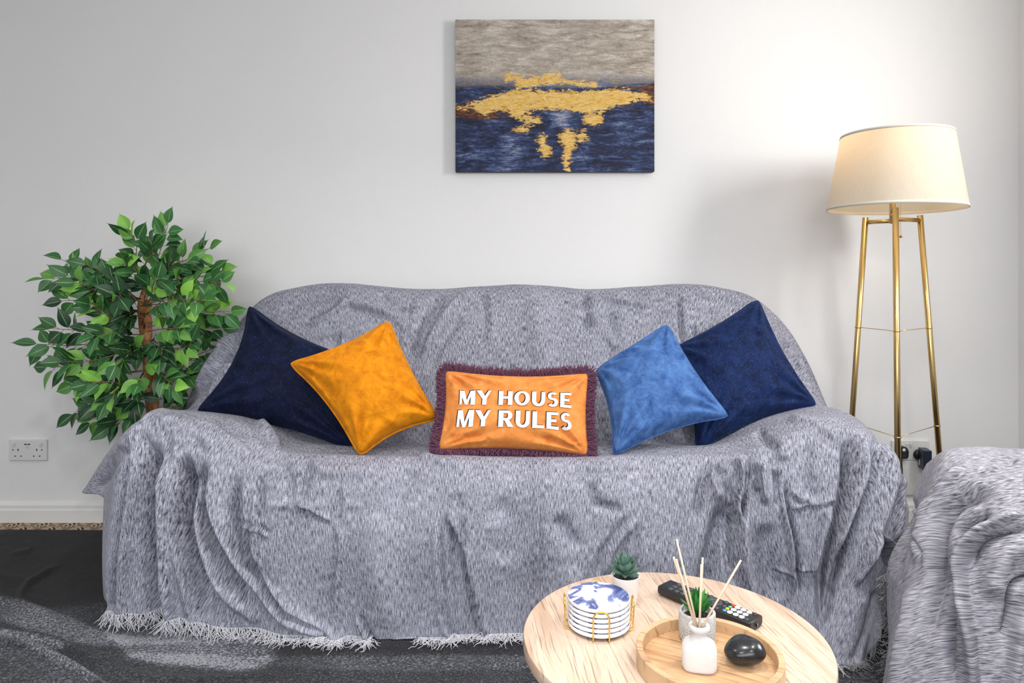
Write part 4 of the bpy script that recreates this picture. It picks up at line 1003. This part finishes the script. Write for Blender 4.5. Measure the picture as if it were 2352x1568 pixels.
# ------------------------------------------------------------------ ficus
def ficus():
    D0 = 2.52; bx = -1.36
    t = thing('artificial_ficus', 'bushy green ficus with an orange-brown stem beside the left sofa arm', 'potted plant', (bx, D0-CD, 0))
    mb = MB(); mb.lathe([(.065, .020), (.092, .15), (.096, .16), (.088, .16), (.084, .13), (.001, .13)], (bx, D0-CD, 0), 40); mb.build('pot', mat('black_pot', (.02, .02, .02), .5), t)
    trunk = [P(330,1236,D0), P(352,1060,D0), P(350,930,D0), P(343,840,D0), P(334,760,D0), P(332,690,D0), P(338,640,D0)]
    tr = catmull(np.array(trunk), np.linspace(0, 6, 60)); tr[0][2] = .12
    for k, (off, r, n0, n1) in enumerate(((0, .0150, 0, 50), (PI, .0110, 0, 60))):
        a = np.linspace(0, 9, 60)+off; pts = tr+np.stack([np.cos(a), np.sin(a), 0*a], -1)*.011*(1.1 if k else .8)
        rr = r*(1+.10*np.sin(np.linspace(0, 40, 60)+k)); mb = MB(); mb.tube(pts[n0:n1], rr[n0:n1], 12); mb.build('stem', M['bark'], t)
    R_ = random.Random(21)
    sprays = [ # start, end (px,py), depth of the end, leaves, brightness
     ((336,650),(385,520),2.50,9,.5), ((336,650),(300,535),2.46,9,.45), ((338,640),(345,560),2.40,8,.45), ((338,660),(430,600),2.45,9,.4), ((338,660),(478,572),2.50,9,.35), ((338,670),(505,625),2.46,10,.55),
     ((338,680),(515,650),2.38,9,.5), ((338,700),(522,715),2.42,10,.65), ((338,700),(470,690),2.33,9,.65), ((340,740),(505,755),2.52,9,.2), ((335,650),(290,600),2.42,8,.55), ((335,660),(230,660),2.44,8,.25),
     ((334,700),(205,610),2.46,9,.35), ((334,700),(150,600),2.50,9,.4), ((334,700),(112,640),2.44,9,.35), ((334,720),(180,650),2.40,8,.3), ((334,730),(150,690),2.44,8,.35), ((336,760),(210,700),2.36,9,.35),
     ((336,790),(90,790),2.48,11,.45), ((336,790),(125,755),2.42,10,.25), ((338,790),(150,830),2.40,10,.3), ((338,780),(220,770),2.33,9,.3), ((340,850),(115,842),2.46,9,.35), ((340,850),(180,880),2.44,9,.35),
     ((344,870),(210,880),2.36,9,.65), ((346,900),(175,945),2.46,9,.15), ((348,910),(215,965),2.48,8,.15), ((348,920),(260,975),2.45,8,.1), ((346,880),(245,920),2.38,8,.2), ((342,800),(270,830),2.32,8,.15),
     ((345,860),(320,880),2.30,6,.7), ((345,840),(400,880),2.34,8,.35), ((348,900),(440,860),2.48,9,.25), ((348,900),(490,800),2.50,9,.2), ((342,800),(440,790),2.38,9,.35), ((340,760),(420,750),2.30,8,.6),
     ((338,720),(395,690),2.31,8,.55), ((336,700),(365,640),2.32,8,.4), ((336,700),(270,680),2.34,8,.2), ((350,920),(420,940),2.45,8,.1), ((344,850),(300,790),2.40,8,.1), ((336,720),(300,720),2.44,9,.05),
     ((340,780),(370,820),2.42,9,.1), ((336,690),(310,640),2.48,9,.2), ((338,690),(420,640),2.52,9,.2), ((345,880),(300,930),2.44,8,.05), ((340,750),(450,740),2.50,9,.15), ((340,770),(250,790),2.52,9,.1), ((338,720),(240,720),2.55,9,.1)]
    for (s0, s1, De, nl, br) in sprays:
        a = np.array(P(s0[0], s0[1], D0-.01)); b = np.array(P(s1[0], s1[1], De)); v = b-a
        side = np.cross(v, (0, -1, 0)); side /= np.linalg.norm(side)+1e-9
        sag = np.array([0, 0, 1])*R_.uniform(.0, .05)*np.linalg.norm(v)
        m1 = a+v*.35+sag+side*R_.uniform(-.02, .02); m2 = a+v*.7+sag*1.3+side*R_.uniform(-.02, .02)
        path = catmull(np.array([a, m1, m2, b]), np.linspace(0, 3, 16))
        tw = MB(); tw.tube(path, np.linspace(.0026, .0012, 16), 5)
        lf = MB(); Lv = np.linalg.norm(v)
        for k in range(nl+3):
            f = (.30+.70*(k/(nl+2)))*15; i = min(int(f), 14); q = path[i]*(1-(f-i))+path[i+1]*(f-i); tg = path[i+1]-path[i]; tg /= np.linalg.norm(tg)
            sgn = 1 if k % 2 else -1; last = k == nl+2
            sd2 = np.cross(tg, (R_.gauss(0, .35), -1, R_.gauss(0, .35))); sd2 /= np.linalg.norm(sd2)
            d = tg*(.75 if not last else 1)+sd2*sgn*(R_.uniform(.5, 1.0) if not last else 0)+np.array([R_.gauss(0, .15), R_.gauss(-.12, .28), R_.gauss(-.10, .15)])
            d /= np.linalg.norm(d); st = R_.uniform(.008, .016)
            p0 = q+d*st; tw.tube([q, p0], .0009, 4)
            up = np.array([R_.gauss(0, .6), -1.0, R_.uniform(-.2, 1.3)])
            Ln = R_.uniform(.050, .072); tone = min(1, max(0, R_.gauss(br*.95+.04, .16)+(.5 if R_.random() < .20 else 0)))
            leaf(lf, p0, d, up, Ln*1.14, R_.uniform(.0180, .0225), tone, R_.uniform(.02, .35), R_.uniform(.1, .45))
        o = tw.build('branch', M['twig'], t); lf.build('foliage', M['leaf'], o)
ficus()

# ------------------------------------------------------------------ coffee table and what stands on it
TZ = .394; TC = (.2575, 1.108-CD)
def coffee_table():
    t = thing('coffee_table', 'round coffee table with light oak top and white drum base', 'coffee table', (TC[0], TC[1], 0))
    mb = MB(); mb.lathe([(.001, TZ-.022), (.236, TZ-.022), (.2385, TZ-.0205), (.2395, TZ-.018), (.2395, TZ-.003), (.2385, TZ-.0008), (.2365, TZ), (.001, TZ)], (TC[0], TC[1], 0), 160, cap=False)
    mb.build('tabletop', M['table_wood'], t, auto=40)
    mb = MB(); mb.lathe([(.205, .020), (.205, .30), (.222, TZ-.0225)], (TC[0], TC[1], 0), 96); mb.build('base', M['pot_white'], t, auto=40)
coffee_table()
def on_table(px, py, z=TZ):
    D = (CH-z)*F/(py-HY); return np.array(P(px, py, D))

def coasters():
    c = on_table(1375, 1438); r = .0505; z = TZ+.0042
    rack = thing('coaster_rack', 'gold wire rack holding the stack of marbled coasters', 'coaster holder', (c[0], c[1], TZ))
    mb = MB()
    a = np.linspace(0, 2*PI, 40, endpoint=False); zb = TZ+.0018
    mb.tube([(c[0]+.036*math.cos(t), c[1]+.036*math.sin(t), zb) for t in a], .0013, 8, closed=True)
    mb.build('base_ring', M['gold'], rack)
    H = .050; off = .0545; hw = .0125
    for th in (-1.62, -.05, 1.52, 3.09):
        ct, st = math.cos(th), math.sin(th)
        def W(rad, tang, zz): return (c[0]+rad*ct-tang*st, c[1]+rad*st+tang*ct, zz)
        pts = [W(.034, -hw, zb), W(.050, -hw, zb), W(off, -hw, zb+.004)]
        pts += [W(off+.0003, -hw, zb+.02), W(off+.001, -hw, TZ+H-hw)]
        pts += [W(off+.0012, -hw*math.cos(q), TZ+H-hw+hw*math.sin(q)) for q in np.linspace(.25, PI-.25, 9)]
        pts += [W(off+.001, hw, TZ+H-hw), W(off+.0003, hw, zb+.02), W(off, hw, zb+.004), W(.050, hw, zb), W(.034, hw, zb)]
        mb = MB(); mb.tube(pts, .0013, 8); mb.build('wire_loop', M['gold'], rack)
    names = ['lowest', 'second from bottom', 'third from bottom', 'third from top', 'second from top', 'topmost']
    for k in range(6):
        zz = z+k*.0079; t = thing('coaster', ('topmost coaster of the stack showing a blue, white and gold marbled face' if k == 5 else 'round white marbled coaster, %s of the stack in the gold rack' % names[k]), 'coaster', (c[0], c[1], zz), 'marbled coasters stacked in the gold rack')
        dx = rng.normal(0, .0004, 2)
        cc = (c[0]+dx[0], c[1]+dx[1], 0)
        mb = MB(); mb.lathe([(.001, zz), (r-.0022, zz), (r-.0022, zz+.0010), (.001, zz+.0010)], cc, 64, cap=False); mb.build('cork_backing', M['cork'], t)
        mb = MB(); mb.lathe([(.001, zz+.0011), (r-.001, zz+.0011), (r, zz+.002), (r, zz+.0068), (r-.0006, zz+.0074)], cc, 64, cap=False); mb.build('body', M['coaster_body'], t)
        mb = MB(); mb.lathe([(r-.0006, zz+.0074), (.00004, zz+.00745)], cc, 64, cap=False); mb.build('marbled_face', M['marble'], t)
coasters()

def rosette():
    c = on_table(1437, 1384)
    t = thing('potted_succulent', 'blue-green succulent in a small white pot behind the coasters', 'potted plant', (c[0], c[1], TZ))
    mb = MB(); mb.lathe([(.001, TZ+.0005), (.0180, TZ+.0005), (.0190, TZ+.002), (.0245, TZ+.0485), (.0250, TZ+.0495), (.0245, TZ+.0500), (.0235, TZ+.0495), (.0225, TZ+.044), (.001, TZ+.044)], (c[0], c[1], 0), 64, cap=False)
    mb.build('pot', M['pot_white'], t)
    mb = MB(); mb.lathe([(.0226, TZ+.0435), (.021, TZ+.0455), (.001, TZ+.0465)], (c[0], c[1], 0), 32, cap=False); mb.build('gravel', M['soil'], t)
    R_ = random.Random(3); mb = MB()
    q0 = np.array([c[0]-.001, c[1], TZ+.046])
    mb.tube([q0, q0+np.array([0, 0, .026])], [.004, .003], 8)
    for lay, (n, el, Ln, zo, w) in enumerate(((7, 12, .029, .004, .0050), (7, 32, .028, .009, .0052), (6, 52, .025, .014, .0048), (5, 68, .020, .020, .0042), (4, 80, .014, .025, .0034))):
        for k in range(n):
            th = 2*PI*k/n+lay*.5+R_.uniform(-.15, .15); e = math.radians(el+R_.uniform(-6, 6))
            d = np.array([math.cos(th)*math.cos(e), math.sin(th)*math.cos(e), math.sin(e)])
            up = np.array([-math.cos(th)*math.sin(e), -math.sin(th)*math.sin(e), math.cos(e)])
            leaf(mb, q0+np.array([0, 0, zo])+d*.002, d, up, Ln*R_.uniform(.95, 1.15), w*1.5, R_.uniform(.25, .75), -.25, .45, 8, 'succ', .0042)
    mb.build('foliage', M['succulent'], t)
rosette()

def tray_and_things():
    zr = .028; c = on_table(1628, 1492, TZ+zr); R = .1045; cx, cy = c[0], c[1]; z0 = TZ+.0005; fz = TZ+.0095
    t = thing('serving_tray', 'round raised-rim wooden tray at the front of the coffee table', 'tray', (cx, cy, TZ))
    mb = MB(); mb.lathe([(.001, z0), (R-.0085, z0), (R-.0085, fz), (.001, fz)], (cx, cy, 0), 120, cap=False); mb.build('tray_floor', M['tray_wood'], t, auto=40)
    mb = MB(); mb.lathe([(R-.0085, z0), (R-.001, z0), (R, z0+.001), (R, TZ+zr-.001), (R-.001, TZ+zr), (R-.0085, TZ+zr), (R-.0095, TZ+zr-.001), (R-.0095, fz-.001)], (cx, cy, 0), 140, cap=False); mb.build('rim', M['tray_side'], t, auto=40)
    def on_tray(px, py): return on_table(px, py, fz)
    # diffuser bottle: rounded square body, shoulders, neck with lip
    b = on_tray(1606, 1533); bt = thing('reed_diffuser', 'frosted glass reed diffuser bottle with wooden sticks on the tray', 'reed diffuser', (b[0], b[1], fz))
    prof = [(.0190, 0), (.0225, .0008), (.0242, .004), (.0246, .010), (.0246, .026), (.0240, .0315), (.0215, .0362), (.0165, .0395), (.0120, .0420), (.0102, .0460), (.0104, .053), (.0142, .0555), (.0152, .0570), (.0152, .0605), (.0146, .0618), (.0105, .0622), (.0095, .060), (.0090, .048)]
    ang = np.linspace(0, 2*PI, 72, endpoint=False); g = []
    yaw = math.radians(-12)
    for r, z in prof:
        sq = smoothstep(.034, .045, z); row = []
        for a in ang:
            e = 2/(3.4*(1-sq)+2*sq); x = abs(math.cos(a))**e*np.sign(math.cos(a))*r; y = abs(math.sin(a))**e*np.sign(math.sin(a))*r*(.80+.20*sq)
            row.append((b[0]+x*math.cos(yaw)-y*math.sin(yaw), b[1]+x*math.sin(yaw)+y*math.cos(yaw), fz+.0004+z))
        g.append(row)
    mb = MB(); mb.grid(g, closed_u=True); n = len(ang); mb.f.append(tuple(range(n))[::-1]); mb.build('bottle', M['frost'], bt)
    Db = b[1]+CD; neck = np.array([b[0], b[1], fz+.058])
    for (px, py, dd, nx, ny) in ((1547,1279,-.01,-.004,.004), (1553,1284,-.012,-.0055,.001), (1554,1238,.035,-.002,.006), (1614,1280,.02,.001,.004), (1611,1296,0,.000,-.002), (1702,1286,.01,.005,.002)):
        top = np.array(P(px, py, Db+dd)); q = neck+np.array([nx, ny, 0]); d = (q-top)/np.linalg.norm(q-top); e = q+d*.032
        mb = MB(); mb.tube([top, e], .00155, 8); mb.build('reed_stick', M['stick'], bt)
    # patterned pot with aloe
    c2 = on_tray(1601, 1466); pt = thing('potted_succulent', 'small green aloe in a grey concrete pot with pale flower relief', 'potted plant', (c2[0], c2[1], fz))
    PR = .0280; H = .0435
    mb = MB(); mb.lathe([(.001, .0003), (PR-.003, .0003), (PR-.001, .003), (PR, .008), (PR, H-.001), (PR-.001, H), (PR-.0045, H), (PR-.005, H-.002), (PR-.005, H-.008), (.001, H-.008)], (c2[0], c2[1], fz), 72, cap=False); mb.build('pot', M['concrete'], pt, auto=50)
    mb = MB(); mb.lathe([(PR-.0051, H-.0085), (.012, H-.006), (.001, H-.005)], (c2[0], c2[1], fz), 32, cap=False)
    R_ = random.Random(5)
    for k in range(40):
        th = R_.uniform(0, 2*PI); rr = R_.uniform(.006, PR-.008); mb.lathe([(.0002, -.002), (.0024, 0), (.0002, .002)], (c2[0]+rr*math.cos(th), c2[1]+rr*math.sin(th), fz+H-.0055), 7, cap=False)
    mb.build('pebbles', M['soil'], pt)
    # daisy relief: petals laid on the cylinder
    def wrap(th0, zc, x, y, o=.0006):
        th = th0+x/PR; return (c2[0]+(PR+o)*math.sin(th), c2[1]-(PR+o)*math.cos(th), fz+zc+y)
    for th0 in (-1.05, .95, 2.9, -2.9):
        zc = .021; mb = MB()
        for ring_r, npet, pl, pw in ((.0045, 10, .0035, .0008), (.0085, 16, .0040, .0009), (.0135, 22, .0036, .0010)):
            for k in range(npet):
                A = 2*PI*k/npet; ca, sa = math.cos(A), math.sin(A)
                q = []
                for (u, w) in ((0, -.3), (.5, -1), (1, 0), (.5, 1), (0, .3)):
                    r_ = ring_r+pl*u; x = r_*ca-w*pw*sa; y = r_*sa+w*pw*ca; q.append(wrap(th0, zc, x, y))
                mb.add(q, [tuple(range(5))])
        mb.build('flower_relief', M['pattern'], pt, smooth=False)
    mb = MB(); q0 = np.array([c2[0], c2[1], fz+H-.005])
    for (n, el, Ln, w) in ((6, 30, .034, .0052), (6, 52, .036, .0055), (5, 72, .037, .0050)):
        for k in range(n):
            th = 2*PI*k/n+el; e = math.radians(el+R_.uniform(-5, 5))
            d = np.array([math.cos(th)*math.cos(e), math.sin(th)*math.cos(e), math.sin(e)]); up = np.array([-math.cos(th)*math.sin(e), -math.sin(th)*math.sin(e), math.cos(e)])
            leaf(mb, q0+d*.002, d, up, Ln*R_.uniform(.85, 1.1), w, R_.uniform(.2, .8), -.18, .5, 8, 'aloe', .003)
    mb.build('foliage', M['aloe'], pt)
    # pebble
    s = on_tray(1712, 1526); me = MB()
    th = np.linspace(0, PI, 33); ph = np.linspace(0, 2*PI, 65)[:-1]; g = []
    for a in th:
        row = []
        for p in ph:
            v = np.array([math.sin(a)*math.cos(p), math.sin(a)*math.sin(p), math.cos(a)])
            k = 1+.05*mnoise.noise(Vector(v*1.3)+Vector((4, 2, 1)))+.05*math.cos(3*p+.8)*math.sin(a)
            v = v*np.array([.0290, .0265, .0185])*k
            x = v[0]*math.cos(-.3)-v[1]*math.sin(-.3); y = v[0]*math.sin(-.3)+v[1]*math.cos(-.3)
            row.append((s[0]+x, s[1]+y+.004, fz+.0188+v[2]+.10*x))
        g.append(row)
    me.grid(g, closed_u=True); mz = min(r[2] for rr in g for r in rr)
    me.v[0][:, 2] += fz+.0002-mz
    tag(me.build('pebble', M['stone'], None, origin=(s[0], s[1], fz)), 'polished black pebble lying on the right side of the tray', 'stone')
tray_and_things()

def remote():
    a = on_table(1525, 1352, TZ+.006); b = on_table(1738, 1438, TZ+.006)
    mid = (a+b)/2; Ld = b-a; ln = np.linalg.norm(Ld[:2]); ex = np.array([Ld[0], Ld[1], 0])/ln; ey = np.array([-ex[1], ex[0], 0]); W = .043; Lh = ln/2; T = .017
    t = thing('remote_control', 'black television remote with white and coloured buttons behind the tray', 'remote control', (mid[0], mid[1], TZ))
    base = np.array([mid[0], mid[1], TZ])
    def X(u, v, z): return tuple(base+ex*u+ey*v+np.array([0, 0, z]))
    mb = MB(); g = []
    cs = [(-.5, .60), (-.47, .25), (-.36, .03), (0, 0), (.36, .03), (.47, .25), (.5, .60), (.48, .90), (.42, 1.0), (0, 1.02), (-.42, 1.0), (-.48, .90)]
    for (u, k) in ((-Lh, .86), (-Lh+.0015, .97), (-Lh+.004, 1), (Lh-.004, 1), (Lh-.0015, .97), (Lh, .86)):
        g.append([X(u, y*W*k, .0008+(.5+(z-.5)*k)*T) for y, z in cs])
    mb.grid(g, closed_u=True); n = len(cs); mb.f.append(tuple(range(n))); mb.f.append(tuple(range(5*n, 6*n))[::-1])
    mb.build('case', M['black_plastic'], t, auto=35)
    zt = .0008+T*1.0
    M['btn'] = mat('rubber_button', (.055, .06, .07), .3); wb = mat('white_button', (.85, .85, .85), .4)
    def btn(u, v, r, m, h=.0016, name='button', lab=None):
        mb = MB(); mb.lathe([(r, -.001), (r, h*.6), (r*.75, h), (.0004, h*1.05)], X(u, v, zt), 16, cap=False); o = mb.build(name, m, t)
        if lab: o['label'] = lab
    # far (left) end: three columns of black keys
    for i in range(4):
        for j in (-1, 0, 1): btn(-Lh+.024+i*.0125, j*.0125, .0048, M['btn'])
    uc = .012
    mb = MB(); ring_ = [(.0145, 0), (.0145, .0014), (.0135, .0018), (.0075, .0012), (.0070, 0)]; mb.lathe(ring_, X(uc, 0, zt), 32, cap=False); mb.build('navigation_ring', M['btn'], t)
    btn(uc, 0, .0055, M['btn'])
    for j, u in ((-1, uc-.014), (1, uc-.014), (-1, uc+.015), (1, uc+.015), (0, uc+.020)): btn(u, j*.0150, .0040, M['btn'])
    for j, cc, nm in ((-1.5, (.05, .35, .75), 'blue'), (-.5, (.85, .60, .04), 'yellow'), (.5, (.08, .55, .22), 'green'), (1.5, (.80, .04, .02), 'red')):
        btn(uc+.0285, j*.0088, .0032, mat(nm+'_button', cc, .35), lab=nm+' button')
    for i in range(3):
        for j in (-1, 0, 1): btn(uc+.0375+i*.0108, j*.0120, .0047, wb, lab='white number button')
    for j in (-1, 1): btn(Lh-.010, j*.0130, .0038, M['btn'] if j < 0 else mat('dark_red_button', (.09, .015, .02), .4))
    mb = MB(); e = X(Lh+.0006, 0, T*.5); mb.lathe([(.0035, 0), (.0035, .0006)], e, 16, Matrix(((0, 0, ex[0]), (0, 1, ex[1]), (1, 0, 0))) ); mb.build('infrared_window', mat('grey_window', (.35, .37, .4), .1), t)
remote()

# ------------------------------------------------------------------ light
def area(name, loc, rot, sx, sy, power, color=(1, 1, 1)):
    l = bpy.data.lights.new(name, 'AREA'); l.shape = 'RECTANGLE'; l.size = sx; l.size_y = sy; l.energy = power; l.color = color
    o = bpy.data.objects.new(name, l); o.location = loc; o.rotation_euler = rot; col.objects.link(o); return o
wy = (WR[0][0]+WR[0][1])/2; wz = (WR[1][0]+WR[1][1])/2
area('daylight_right_window', (XR-.01, wy, wz), (0, PI/2, 0), WR[1][1]-WR[1][0]-.1, WR[0][1]-WR[0][0]-.1, 27, (1, .985, .96))
o = area('daylight_front_window', ((WF[0][0]+WF[0][1])/2, YF+.30, (WF[1][0]+WF[1][1])/2+.1), (-PI/2-.0, 0, PI), WF[0][1]-WF[0][0]-.1, WF[1][1]-WF[1][0]-.1, 34, (.96, .98, 1))
o.rotation_euler = (math.radians(90-38), 0, 0); o.data.spread = math.radians(130)
l = bpy.data.lights.new('lamp_glow', 'POINT'); l.energy = 1.0; l.color = (1, .66, .34); l.shadow_soft_size = .03
o = bpy.data.objects.new('lamp_glow', l); o.location = (bulb[0], bulb[1]-.001, bulb[2]+.055); col.objects.link(o)
for n_, (x, y) in enumerate(((-1.0, -1.75), (.1, -1.75), (1.0, -1.75), (-.5, -2.9), (.7, -2.9))):  # unseen ceiling lights, added to brighten the seat and table top
    l = bpy.data.lights.new('downlight', 'AREA'); l.shape = 'DISK'; l.size = .16; l.energy = 6.5; l.color = (1, .97, .93); l.spread = math.radians(125)
    o = bpy.data.objects.new('downlight', l); o.location = (x, y, ZC-.012); col.objects.link(o)
    mb = MB(); mb.lathe([(.082, ZC-.0005), (.10, ZC-.0005), (.10, ZC-.008), (.082, ZC-.010), (.082, ZC-.0005)], (x, y, 0), 40, cap=False); struct('trim_%d' % (n_+1), mb, M['ceiling'])  # ring added around each of these fill lights
w = bpy.data.worlds.new('sky'); scn.world = w; w.use_nodes = True
bg = w.node_tree.nodes['Background']; bg.inputs[0].default_value = (.85, .92, 1, 1); bg.inputs[1].default_value = .8
vs = scn.view_settings; vs.view_transform = 'Standard'; vs.look = 'None'; vs.exposure = 0.08; vs.gamma = 1; vs.use_curve_mapping = False
for o in list(bpy.data.objects):
    if '_o' in o: del o['_o']
